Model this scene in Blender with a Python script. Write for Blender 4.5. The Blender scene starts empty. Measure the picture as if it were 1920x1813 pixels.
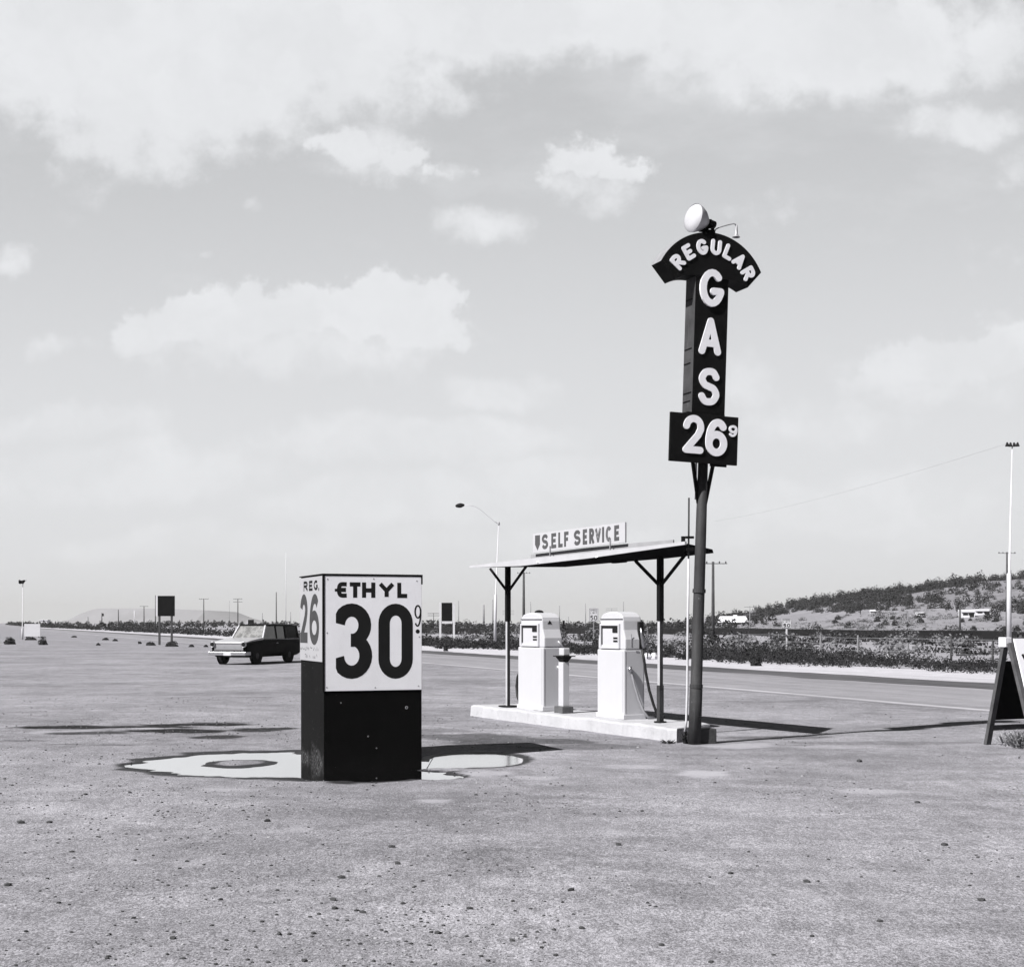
import bpy, bmesh, math, random
import numpy as np
from mathutils import Vector, Matrix, noise as mnoise

random.seed(7)
rng = np.random.default_rng(7)
S = bpy.context.scene
COL = S.collection

# ------------------------------------------------------------------ camera
EYE = 1.6
F = 2700.0            # focal length in units of the 1920-wide photograph
HAZE = 0.00012
HZ = 1168.0           # row of the horizon
cam = bpy.data.cameras.new('camera')
cam.sensor_fit = 'HORIZONTAL'
cam.sensor_width = 36.0
cam.lens = 36.0 * F / 1920.0
cam.shift_y = (HZ - 906.5) / 1920.0
cam.clip_start = 0.1
cam.clip_end = 30000
camo = bpy.data.objects.new('camera', cam)
COL.objects.link(camo)
camo.location = (0, 0, EYE)
camo.rotation_euler = (math.radians(90), 0, 0)
S.camera = camo

# ------------------------------------------------------------------ sun, exposure
SUN_AZ = math.radians(40)      # direction the shadows run, from +X towards +Y
SUN_EL = math.radians(44)
sd = Vector((-math.cos(SUN_AZ) * math.cos(SUN_EL), -math.sin(SUN_AZ) * math.cos(SUN_EL), math.sin(SUN_EL)))
sl = bpy.data.lights.new('sun', 'SUN')
sl.energy = 5.0
sl.angle = math.radians(0.5)
sl.color = (1.0, 0.985, 0.97)
so = bpy.data.objects.new('sun', sl)
COL.objects.link(so)
so.rotation_euler = sd.to_track_quat('Z', 'Y').to_euler()
S.view_settings.view_transform = 'Standard'
S.view_settings.look = 'None'
S.view_settings.exposure = 0.7
S.view_settings.gamma = 1.0

# ------------------------------------------------------------------ node helper
class NT:
    def __init__(s, tree):
        s.t = tree; s.n = tree.nodes; s.l = tree.links
    def new(s, typ, **kw):
        n = s.n.new(typ)
        for k, v in kw.items(): setattr(n, k, v)
        return n
    def put(s, sock, v):
        if isinstance(v, bpy.types.NodeSocket): s.l.new(v, sock)
        else: sock.default_value = v
    def math(s, op, a, b=0.0, c=None, clamp=False):
        n = s.new('ShaderNodeMath', operation=op, use_clamp=clamp)
        s.put(n.inputs[0], a); s.put(n.inputs[1], b)
        if c is not None: s.put(n.inputs[2], c)
        return n.outputs[0]
    def vmath(s, op, a, b=None, out=0):
        n = s.new('ShaderNodeVectorMath', operation=op)
        s.put(n.inputs[0], a)
        if b is not None: s.put(n.inputs[1], b)
        return n.outputs[out]
    def rng(s, v, a, b, c=0.0, d=1.0, smooth=True):
        n = s.new('ShaderNodeMapRange')
        n.interpolation_type = 'SMOOTHSTEP' if smooth else 'LINEAR'
        n.clamp = True
        for i, x in enumerate((v, a, b, c, d)): s.put(n.inputs[i], x)
        return n.outputs[0]
    def noise(s, vec, scale, detail=4.0, rough=0.55, out='Fac', dist=0.0):
        n = s.new('ShaderNodeTexNoise')
        s.put(n.inputs['Vector'], vec); s.put(n.inputs['Scale'], scale)
        s.put(n.inputs['Detail'], detail); s.put(n.inputs['Roughness'], rough); s.put(n.inputs['Distortion'], dist)
        return n.outputs[out]
    def mix(s, f, a, b):
        n = s.new('ShaderNodeMix', data_type='FLOAT')
        s.put(n.inputs[0], f); s.put(n.inputs[2], a); s.put(n.inputs[3], b)
        return n.outputs[0]

# ------------------------------------------------------------------ world: daylight sky with clouds
W = bpy.data.worlds.new("World")
S.world = W
W.use_nodes = True
w = NT(W.node_tree)
w.n.clear()
sky = w.new('ShaderNodeTexSky', sky_type='NISHITA')
sky.sun_disc = False
sky.sun_elevation = SUN_EL
sky.sun_rotation = math.atan2(sd.x, sd.y)
bw = w.new('ShaderNodeRGBToBW'); w.l.new(sky.outputs[0], bw.inputs[0])
tc = w.new('ShaderNodeTexCoord')
sep = w.new('ShaderNodeSeparateXYZ'); w.l.new(tc.outputs['Generated'], sep.inputs[0])
ay = w.math('MAXIMUM', w.math('ABSOLUTE', sep.outputs[1]), 0.15)
cu = w.math('DIVIDE', sep.outputs[0], ay)
cv = w.math('DIVIDE', sep.outputs[2], ay)
comb = w.new('ShaderNodeCombineXYZ'); w.l.new(cu, comb.inputs[0]); w.l.new(cv, comb.inputs[1])
P = comb.outputs[0]
warp2 = w.vmath('SUBTRACT', w.noise(P, 38.0, 6.0, 0.62, out='Color'), (0.5, 0.5, 0.5))
warp = w.vmath('SUBTRACT', w.noise(P, 9.0, 5.0, 0.6, out='Color'), (0.5, 0.5, 0.5))
Pw = w.vmath('ADD', P, w.vmath('MULTIPLY', warp, (0.075, 0.055, 0.0)))
Pf = w.vmath('ADD', Pw, w.vmath('MULTIPLY', warp2, (0.055, 0.04, 0.0)))
cum = w.noise(P, 34.0, 7.0, 0.62)
LOBES = [  # cumulus heaps over the plain: azimuth px, altitude px, half sizes, strength, firm top edge
    (560, 650, 390, 110, .62),
    (700, 275, 140, 90, .6), (820, 310, 80, 40, .5), (640, 320, 60, 32, .45),
    (1105, 325, 130, 85, .6), (1125, 375, 75, 42, .6),
    (900, 440, 135, 60, .62), (985, 430, 60, 34, .4),
    (300, 60, 560, 240, 1.35), (260, 250, 260, 95, .75), (650, 130, 330, 110, .8), (1000, -20, 900, 165, 1.4), (1550, 70, 560, 150, .95), (1500, 175, 220, 60, .45),
    (1800, 225, 165, 62, .75), (1900, 300, 60, 80, .4),
    (1790, 710, 290, 92, .6), (1560, 770, 160, 50, .55), (1370, 710, 165, 75, .6), (1885, 640, 95, 60, .5),
    (110, 655, 120, 34, .6), (20, 470, 60, 45, .55), (150, 340, 120, 60, .35),
    (800, 830, 360, 60, 1.0), (930, 735, 150, 52, .9), (250, 890, 380, 75, .85), (760, 940, 380, 60, .95), (1040, 900, 240, 50, .85), (1600, 950, 460, 80, .9), (1560, 800, 220, 50, .7), (150, 800, 240, 50, .7), (1150, 1010, 500, 50, .8), (400, 1010, 420, 45, .8),
    (1900, 500, 170, 60, .3), (1440, 370, 120, 60, .3), (490, 378, 40, 22, .35), (372, 480, 22, 12, .45),
]
tot = None
for (px, py, rx, ry, st) in LOBES:
    c = ((px - 960) / F, (HZ - py) / F, 0.0)
    d = w.vmath('MULTIPLY', w.vmath('SUBTRACT', Pw, c), (F / rx, F / ry, 0.0))
    ln = w.vmath('LENGTH', d, out=1)
    v = w.math('MULTIPLY', w.rng(ln, 1.35, 0.15, 0.0, 1.0), st)
    tot = v if tot is None else w.math('MAXIMUM', tot, v)
# heaped tops with firm edges that melt away at the base: (heap of puffs, row where the base starts to fade, row where it is gone)
sepw = w.new('ShaderNodeSeparateXYZ'); w.l.new(Pw, sepw.inputs[0])
for puffs, f0, f1, e0, e1 in (([(290, 640, 75, 62), (385, 605, 95, 62), (480, 585, 80, 62), (575, 580, 90, 58), (690, 575, 105, 68), (790, 610, 95, 62)], 590, 730, 1.36, .50),
                      ([(1100, 305, 80, 50), (1040, 330, 50, 30), (1165, 320, 50, 40)], 270, 400, 1.6, .05),
                      ([(660, 285, 70, 50), (740, 290, 60, 40), (830, 315, 45, 30)], 255, 380, 1.6, .05),
                      ([(1760, 690, 110, 55), (1880, 660, 90, 60), (1660, 730, 100, 45)], 660, 800, 1.45, .3)):
    hv = None
    for (px, py, rx, ry) in puffs:
        d = w.vmath('MULTIPLY', w.vmath('SUBTRACT', Pf, ((px - 960) / F, (HZ - py) / F, 0.0)), (F / rx, F / ry, 0.0))
        v = w.rng(w.vmath('LENGTH', d, out=1), e0, e1, 0.0, 1.25)
        hv = v if hv is None else w.math('MAXIMUM', hv, v)
    hv = w.math('MULTIPLY', hv, w.rng(sepw.outputs[1], (HZ - f1) / F, (HZ - f0) / F))
    tot = w.math('MAXIMUM', tot, hv)
# away from the photographed patch of sky the unseen sky is dimmed, with plain broken cumulus
wide = w.noise(P, 3.2, 6.0, 0.6)
off = w.rng(w.math('ABSOLUTE', cu), 0.42, 0.8)
off = w.math('MAXIMUM', off, w.rng(cv, 0.5, 0.8))
off = w.math('MAXIMUM', off, w.rng(sep.outputs[1], 0.1, -0.1))
dens = w.math('ADD', tot, w.math('MULTIPLY', w.math('SUBTRACT', cum, 0.5), 1.25))
cl = w.rng(dens, 0.22, 0.80)
# soft veil everywhere, thicker to the horizon
veil = w.math('MULTIPLY', w.noise(w.vmath('MULTIPLY', P, (1.0, 2.2, 1.0)), 7.0, 6.0, 0.6), 0.9)
veil = w.math('MULTIPLY', w.rng(veil, 0.32, 0.70), 0.5)
hor = w.rng(cv, 0.38, 0.05)
hazef = w.math('MULTIPLY', hor, 0.9)
grain = w.noise(tc.outputs['Generated'], 900.0, 2.0, 0.7)
clear = w.math('ADD', w.math('MULTIPLY', bw.outputs[0], 0.25), 2.88)         # thin bright high overcast behind
clear = w.math('MULTIPLY', clear, w.mix(grain, 0.96, 1.04))
skyv = w.mix(w.math('MAXIMUM', veil, hazef), clear, 4.84)
skyv = w.mix(cl, skyv, w.mix(w.rng(w.noise(Pf, 13.0, 6.0, 0.62), .32, .66), 4.80, 5.18))
skyv = w.mix(off, skyv, w.mix(w.rng(wide, 0.5, 0.7), w.math('MULTIPLY', bw.outputs[0], 0.10), 1.1))   # unseen sky overhead and behind, darkened to deepen shadows
ccol = w.new('ShaderNodeCombineColor')
w.l.new(w.math('MULTIPLY', skyv, 0.985), ccol.inputs[0]); w.l.new(skyv, ccol.inputs[1]); w.l.new(w.math('MULTIPLY', skyv, 1.028), ccol.inputs[2])
bg = w.new('ShaderNodeBackground'); bg.inputs['Strength'].default_value = 0.10
wo = w.new('ShaderNodeOutputWorld')
w.l.new(ccol.outputs[0], bg.inputs[0]); w.l.new(bg.outputs[0], wo.inputs[0])

# ------------------------------------------------------------------ materials
def grey(v, warm=0.0):
    return (v * (1 + warm), v, v * (1 - warm * 0.2 + 0.015), 1)

def mat(name, v, rough=0.7, var=0.15, vscale=6.0, bump=0.0, bscale=40.0, metallic=0.0, spec=0.4, coat=0.0,
        dust=0.0, grime=0.0, gscale=(3, 3, .8), gv=0.1, chips=0.0, chipv=0.5, chipscale=18.0):
    """weathered paint/metal/wood: tone variation, streaky grime, chips"""
    m = bpy.data.materials.new(name); m.use_nodes = True
    k = NT(m.node_tree); b = k.n['Principled BSDF']
    t = k.new('ShaderNodeTexCoord').outputs['Object']
    n1 = k.noise(t, vscale, 5, 0.6)
    val = k.math('MULTIPLY', v, k.rng(n1, 0.25, 0.75, 1 - var, 1 + var, False))
    if grime > 0:
        g = k.noise(k.vmath('MULTIPLY', t, gscale), 4.0, 6, 0.65)
        val = k.mix(k.math('MULTIPLY', k.rng(g, 0.52, 0.75), grime), val, gv)
    if chips > 0:
        c = k.noise(t, chipscale, 5, 0.7)
        val = k.mix(k.rng(c, 0.72 - chips, 0.74 - chips), val, chipv)
    if dust > 0:      # splashed dried mud above the ground
        z = k.new('ShaderNodeSeparateXYZ'); k.l.new(t, z.inputs[0])
        h = k.math('ADD', z.outputs[2], k.math('MULTIPLY', k.noise(t, 3.0, 4, .6), -.5))
        dm = k.math('MULTIPLY', k.rng(h, -.06, -.17), k.rng(k.noise(t, 24.0, 5, .7), .42, .66))
        val = k.mix(k.math('MULTIPLY', dm, dust), val, .16)
    cc = k.new('ShaderNodeCombineColor')
    k.l.new(val, cc.inputs[0]); k.l.new(val, cc.inputs[1]); k.l.new(k.math('MULTIPLY', val, 1.05), cc.inputs[2])
    k.l.new(cc.outputs[0], b.inputs['Base Color'])
    k.l.new(k.rng(n1, 0.2, 0.8, rough - 0.08, min(1, rough + 0.08), False), b.inputs['Roughness'])
    b.inputs['Metallic'].default_value = metallic
    b.inputs['Specular IOR Level'].default_value = spec
    b.inputs['Coat Weight'].default_value = coat
    if bump > 0:
        bn = k.new('ShaderNodeBump'); bn.inputs['Strength'].default_value = bump; bn.inputs['Distance'].default_value = 0.02
        k.l.new(k.noise(t, bscale, 4, 0.6), bn.inputs['Height']); k.l.new(bn.outputs[0], b.inputs['Normal'])
    return m

M = {}
M['black_paint'] = mat('black_sign_paint', 0.006, 0.7, 0.3, 5, 0.15, 60, spec=0.1, chips=0.02, chipv=0.06, chipscale=26)
M['weathered_black'] = mat('weathered_black_paint', 0.05, 0.75, 0.35, 5, 0.4, 45, spec=0.25, grime=0.6, gv=0.1, chips=0.03, chipv=0.2, chipscale=22)
M['box_front'] = mat('box_black_paint', 0.004, 0.85, 0.3, 5, 0.2, 50, spec=0.06, chips=0.02, chipv=0.2, chipscale=30)
M['box_side'] = mat('box_side_black_paint', 0.0075, 0.85, 0.35, 4, 0.35, 50, spec=0.08, dust=.5, grime=0.5, gv=0.012, chips=0.055, chipv=0.2, chipscale=24)
M['white_panel'] = mat('white_panel_paint', 0.83, 0.6, 0.05, 3, 0.05, 30, spec=0.3, grime=0.25, gv=0.68, gscale=(3, 3, 1.2))
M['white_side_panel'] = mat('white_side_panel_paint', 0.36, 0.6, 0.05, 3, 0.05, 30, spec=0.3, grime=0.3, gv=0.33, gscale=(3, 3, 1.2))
M['letter_white'] = mat('white_letter_paint', 0.80, 0.55, 0.06, 9, 0.08, 40, spec=0.3, grime=0.2, gv=0.62)
M['letter_black'] = mat('black_letter_paint', 0.010, 0.6, 0.2, 9, 0, spec=0.2)
M['letter_grey'] = mat('faded_grey_letter_paint', 0.075, 0.7, 0.2, 9, 0, spec=0.2, grime=0.35, gv=0.18, gscale=(8, 8, 8))
M['digit_grey'] = mat('faded_digit_paint', 0.05, 0.7, 0.2, 9, 0, spec=0.2, grime=0.4, gv=0.085, gscale=(8, 8, 8))
M['letter_faint'] = mat('faint_letter_paint', 0.13, 0.7, 0.2, 30, 0, spec=0.2, grime=0.7, gv=0.38, gscale=(9, 9, 9))
M['letter_worn'] = mat('worn_letter_paint', 0.10, 0.7, 0.2, 9, 0, spec=0.2, grime=0.9, gv=0.42, gscale=(2.6, 2.6, 2.6))
M['pump'] = mat('white_pump_enamel', 0.50, 0.35, 0.03, 3, 0, spec=0.45, coat=0.2, grime=0.2, gv=0.42, gscale=(4, 4, 1))
M['dark'] = mat('dark_paint_and_recess_shade', 0.015, 0.9, 0.3, 9, 0, spec=0.1)
M['rubber'] = mat('black_rubber', 0.014, 0.6, 0.3, 12, 0.1, 80)
M['chrome'] = mat('chrome', 0.45, 0.42, 0.1, 9, 0, metallic=1.0)
M['steel'] = mat('galvanised_steel', 0.40, 0.5, 0.2, 8, 0, metallic=0.5)
M['pole'] = mat('black_painted_pole', 0.036, 0.65, 0.3, 4, 0.25, 50, spec=0.2, grime=0.6, gv=0.075, gscale=(6, 6, .7), chips=0.03, chipv=0.22, chipscale=20)
M['post'] = mat('scuffed_post_paint', 0.05, 0.8, 0.4, 5, 0.3, 50, spec=.1, grime=0.7, gv=0.02, gscale=(6, 6, 1.2), chips=0.04, chipv=0.3)
M['post_pale'] = mat('pale_paint_and_lit_post_side', 0.42, 0.65, 0.2, 5, 0.15, 50, grime=0.5, gv=0.2, gscale=(6, 6, 1.2))
M['conduit'] = mat('pale_conduit', 0.5, 0.55, 0.15, 6, 0, grime=0.3, gv=0.2)
M['concrete'] = mat('white_washed_concrete', 0.42, 0.85, 0.1, 3.5, 0.35, 30, spec=0.2, grime=0.5, gv=0.26, gscale=(2, 2, 2), chips=0.05, chipv=0.2, chipscale=9)
M['block'] = mat('grey_concrete_block', 0.10, 0.9, 0.2, 6, 0.5, 30, spec=0.15)
M['roof_top'] = mat('canopy_grey_trim', 0.30, 0.7, 0.12, 4, 0.1, 30, grime=0.3, gv=0.2)
M['fascia'] = mat('canopy_white_trim', 0.43, 0.65, 0.08, 4, 0.1, 30, grime=0.3, gv=0.42, gscale=(2, 2, 2))
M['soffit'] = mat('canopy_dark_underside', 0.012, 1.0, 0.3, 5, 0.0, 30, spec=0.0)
M['board_white'] = mat('canopy_board_white', 0.44, 0.7, 0.05, 3, 0, spec=0.1, grime=0.2, gv=.34)
M['wood_dark'] = mat('weathered_dark_wood', 0.085, 0.85, 0.4, 5, 0.6, 60, spec=0.2, grime=0.5, gv=0.04, gscale=(12, 12, 1.5), chips=0.02, chipv=0.22)
M['utility_wood'] = mat('utility_pole_wood', 0.06, 0.9, 0.3, 2, 0.3, 20, spec=0.1)
M['far_wood'] = mat('pale_wood_and_painted_haze', 0.20, 0.9, 0.25, 2, 0, spec=0.1)  # pale post wood; haze on far poles put into the colour
M['pale_metal'] = mat('pale_lamp_post_metal', 0.52, 0.55, 0.1, 3, 0)
M['black_board'] = mat('black_board_back', 0.008, 0.95, 0.3, 3, 0, spec=0.05)
M['house'] = mat('white_house_paint', 0.6, 0.8, 0.08, 2, 0)
M['sign_white'] = mat('white_road_sign', 0.55, 0.5, 0.06, 4, 0, grime=0.2, gv=0.4)
M['sign_grey'] = mat('road_sign_painted_shade', 0.50, 0.5, 0.06, 4, 0, grime=0.3, gv=0.35)  # white sign with shade put into its tone
M['lens'] = mat('frosted_white_lens', 0.5, 0.3, 0.03, 6, 0, spec=0.4)
M['reflector'] = mat('grey_reflector_paint', 0.36, 0.4, 0.1, 6, 0, spec=0.5)
M['car_paint'] = mat('dark_car_paint', 0.004, 0.6, 0.15, 3, 0, spec=0.05, coat=0.0)
M['car_hood'] = mat('car_front_painted_sheen', 0.36, 0.3, 0.08, 3, 0, spec=0.5, coat=0.4)  # sky sheen and sun on bonnet and grille put into the colour
M['car_in'] = mat('car_interior_cloth', 0.06, 0.9, 0.2, 8, 0)
M['stone_dark'] = mat('dark_gravel_stone', 0.055, 0.95, 0.5, 30, 0, spec=0.15)
M['stone_light'] = mat('pale_gravel_stone', 0.30, 0.95, 0.3, 30, 0, spec=0.15)

def leafmat(name, lo, hi, scale=1.2):
    m = bpy.data.materials.new(name); m.use_nodes = True
    k = NT(m.node_tree); b = k.n['Principled BSDF']
    g = k.new('ShaderNodeNewGeometry')
    t = k.new('ShaderNodeTexCoord').outputs['Object']
    n = k.noise(t, scale, 4, 0.7)
    r = g.outputs['Random Per Island']
    f = k.math('ADD', k.math('MULTIPLY', n, 0.8), k.math('MULTIPLY', r, 0.22), clamp=True)
    v = k.mix(f, lo, hi)
    cc = k.new('ShaderNodeCombineColor')
    k.l.new(v, cc.inputs[0]); k.l.new(v, cc.inputs[1]); k.l.new(k.math('MULTIPLY', v, 1.06), cc.inputs[2])
    k.l.new(cc.outputs[0], b.inputs['Base Color'])
    b.inputs['Roughness'].default_value = 0.85
    b.inputs['Specular IOR Level'].default_value = 0.15
    return m
M['leaf'] = leafmat('scrub_leaves', 0.008, 0.045)
M['leaf_hill'] = leafmat('juniper_leaves', 0.010, 0.06, 0.5)
M['leaf_sage'] = leafmat('sagebrush_leaves', 0.07, 0.22)
M['leaf_pale'] = leafmat('dry_weed_leaves', 0.16, 0.45, 4)
M['weed'] = leafmat('roadside_weed_leaves', 0.008, 0.045, .8)

def glassmat(name, tint, refl=1.0):
    m = bpy.data.materials.new(name); m.use_nodes = True
    k = NT(m.node_tree); k.n.remove(k.n['Principled BSDF'])
    tr = k.new('ShaderNodeBsdfTransparent'); tr.inputs[0].default_value = (tint, tint, tint, 1)
    gl = k.new('ShaderNodeBsdfGlossy'); gl.inputs['Roughness'].default_value = 0.03; gl.inputs[0].default_value = (.9, .9, .9, 1)
    fr = k.new('ShaderNodeFresnel'); fr.inputs[0].default_value = 1.5
    mx = k.new('ShaderNodeMixShader')
    k.l.new(k.math('MULTIPLY', fr.outputs[0], refl, clamp=True), mx.inputs[0]); k.l.new(tr.outputs[0], mx.inputs[1]); k.l.new(gl.outputs[0], mx.inputs[2])
    k.l.new(mx.outputs[0], k.n['Material Output'].inputs[0])
    return m
M['glass'] = glassmat('side_window_glass', 0.12, .6)
M['windshield'] = glassmat('windshield_glass_painted_sheen', 0.75, 2.0)
k = NT(M['windshield'].node_tree); old = k.n['Material Output'].inputs[0].links[0].from_socket      # pale diffuse layer stands in for the sky's reflection
df = k.new('ShaderNodeBsdfDiffuse'); df.inputs[0].default_value = (.5, .5, .5, 1); mx = k.new('ShaderNodeMixShader')
k.l.new(k.rng(k.noise(k.new('ShaderNodeTexCoord').outputs['Object'], 5.0, 4, .6), .3, .7, .22, .5), mx.inputs[0]); k.l.new(old, mx.inputs[1]); k.l.new(df.outputs[0], mx.inputs[2]); k.l.new(mx.outputs[0], k.n['Material Output'].inputs[0])

# ------------------------------------------------------------------ mesh builder
class MB:
    def __init__(s): s.v = []; s.f = []; s.mi = []
    def face(s, idx, mi=0): s.f.append(tuple(idx)); s.mi.append(mi)
    def add(s, vs, fs, mi=0):
        o = len(s.v); s.v += [tuple(p) for p in vs]
        for f in fs: s.face([i + o for i in f], mi)
    def box(s, a, b, mi=0, mtx=None):
        x0, y0, z0 = a; x1, y1, z1 = b
        vs = [(x0, y0, z0), (x1, y0, z0), (x1, y1, z0), (x0, y1, z0), (x0, y0, z1), (x1, y0, z1), (x1, y1, z1), (x0, y1, z1)]
        if mtx is not None: vs = [tuple(mtx @ Vector(p)) for p in vs]
        s.add(vs, [(0, 3, 2, 1), (4, 5, 6, 7), (0, 1, 5, 4), (1, 2, 6, 5), (2, 3, 7, 6), (3, 0, 4, 7)], mi)
    def tube(s, pts, r, n=8, mi=0, cap=True):
        pts = [Vector(p) for p in pts]
        rs = r if isinstance(r, (list, tuple)) else [r] * len(pts)
        rings = []; up = None
        for i, p in enumerate(pts):
            d = (pts[min(i + 1, len(pts) - 1)] - pts[max(i - 1, 0)])
            d.normalize()
            if up is None:
                up = Vector((0, 0, 1)) if abs(d.z) < 0.9 else Vector((1, 0, 0))
            a = d.cross(up)
            if a.length < 1e-4: a = d.orthogonal()
            a.normalize(); b = a.cross(d).normalized(); up = b
            rings.append([p + (a * math.cos(2 * math.pi * j / n) + b * math.sin(2 * math.pi * j / n)) * rs[i] for j in range(n)])
        vs = [q for rg in rings for q in rg]; fs = []
        for i in range(len(pts) - 1):
            for j in range(n):
                k = (j + 1) % n
                fs.append((i * n + j, i * n + k, (i + 1) * n + k, (i + 1) * n + j))
        if cap:
            fs.append(tuple(range(n))[::-1]); fs.append(tuple((len(pts) - 1) * n + j for j in range(n)))
        s.add(vs, fs, mi)
    def bar(s, p, q, wx, wy, mi=0):
        """rectangular bar from p to q"""
        p = Vector(p); q = Vector(q); d = (q - p); L = d.length; d.normalize()
        up = Vector((0, 1, 0)) if abs(d.y) < 0.9 else Vector((0, 0, 1))
        a = d.cross(up).normalized(); b = a.cross(d).normalized()
        vs = []
        for o in (p, q):
            for (u, v) in ((-1, -1), (1, -1), (1, 1), (-1, 1)): vs.append(o + a * u * wx / 2 + b * v * wy / 2)
        s.add(vs, [(3, 2, 1, 0), (4, 5, 6, 7), (0, 1, 5, 4), (1, 2, 6, 5), (2, 3, 7, 6), (3, 0, 4, 7)], mi)
    def prism(s, poly, y0, y1, mi=0):
        """outline in x,z extruded in y"""
        n = len(poly)
        vs = [(x, y0, z) for x, z in poly] + [(x, y1, z) for x, z in poly]
        fs = [tuple(range(n)), tuple(range(2 * n - 1, n - 1, -1))]
        for i in range(n):
            j = (i + 1) % n; fs.append((j, i, i + n, j + n))
        s.add(vs, fs, mi)
    def lathe(s, prof, n=20, axis=Vector((0, 0, 1)), org=Vector((0, 0, 0)), mi=0):
        q = Vector((0, 0, 1)).rotation_difference(axis)
        vs = []; fs = []
        for (r, h) in prof:
            for j in range(n):
                a = 2 * math.pi * j / n
                vs.append(org + q @ Vector((r * math.cos(a), r * math.sin(a), h)))
        for i in range(len(prof) - 1):
            for j in range(n):
                k = (j + 1) % n
                fs.append((i * n + j, i * n + k, (i + 1) * n + k, (i + 1) * n + j))
        s.add(vs, fs, mi)
    def build(s, name, mats, parent=None, smooth=False, loc=None, bevel=0.0, recalc=True):
        me = bpy.data.meshes.new(name)
        me.from_pydata(s.v, [], s.f)
        if recalc:
            bm = bmesh.new(); bm.from_mesh(me)
            bmesh.ops.recalc_face_normals(bm, faces=bm.faces); bm.to_mesh(me); bm.free()
        if not isinstance(mats, (list, tuple)): mats = [mats]
        for m in mats: me.materials.append(M[m] if isinstance(m, str) else m)
        if len(mats) > 1: me.polygons.foreach_set('material_index', s.mi)
        if smooth: me.polygons.foreach_set('use_smooth', [True] * len(me.polygons))
        o = bpy.data.objects.new(name, me); COL.objects.link(o)
        if parent is not None: o.parent = parent
        if loc is not None: o.location = loc
        if bevel > 0:
            b = o.modifiers.new('bevel', 'BEVEL'); b.width = bevel; b.segments = 2; b.limit_method = 'ANGLE'; b.angle_limit = math.radians(40)
        return o

def empty(name, loc, rz=0.0, rot=None):
    o = bpy.data.objects.new(name, None); COL.objects.link(o)
    o.empty_display_size = 0.2; o.location = loc
    o.rotation_euler = rot if rot is not None else (0, 0, rz)
    return o
def tag(o, label, cat, group=None, kind=None):
    o['label'] = label; o['category'] = cat
    if group: o['group'] = group
    if kind: o['kind'] = kind
    return o

def G(px, py, h=0.0):
    """measured point of the photograph to a point on level ground h above the lot"""
    d = py - HZ; Y = F * (EYE - h) / d
    return Vector(((px - 960) * Y / F, Y, h))

# ------------------------------------------------------------------ lettering: painted strokes
def arc(cx, cy, rx, ry, a0, a1, n=18):
    return [(cx + rx * math.cos(math.radians(a0 + (a1 - a0) * i / n)), cy + ry * math.sin(math.radians(a0 + (a1 - a0) * i / n))) for i in range(n + 1)]
def spline(pts, n=6):
    out = []
    P_ = [pts[0]] + list(pts) + [pts[-1]]
    for i in range(1, len(P_) - 2):
        p0, p1, p2, p3 = P_[i - 1:i + 3]
        for t in range(n):
            t /= n
            out.append(tuple(0.5 * (2 * b + (c - a) * t + (2 * a - 5 * b + 4 * c - d) * t * t + (3 * b - a - 3 * c + d) * t ** 3) for a, b, c, d in zip(p0, p1, p2, p3)))
    out.append(pts[-1]); return out
SIX_TAIL = spline([(.93, .86), (.78, .96), (.55, 1.0), (.3, .93), (.1, .74), (0, .48), (0, .3)])
def rot180(st): return [(1 - x, 1 - y) for x, y in st]
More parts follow.
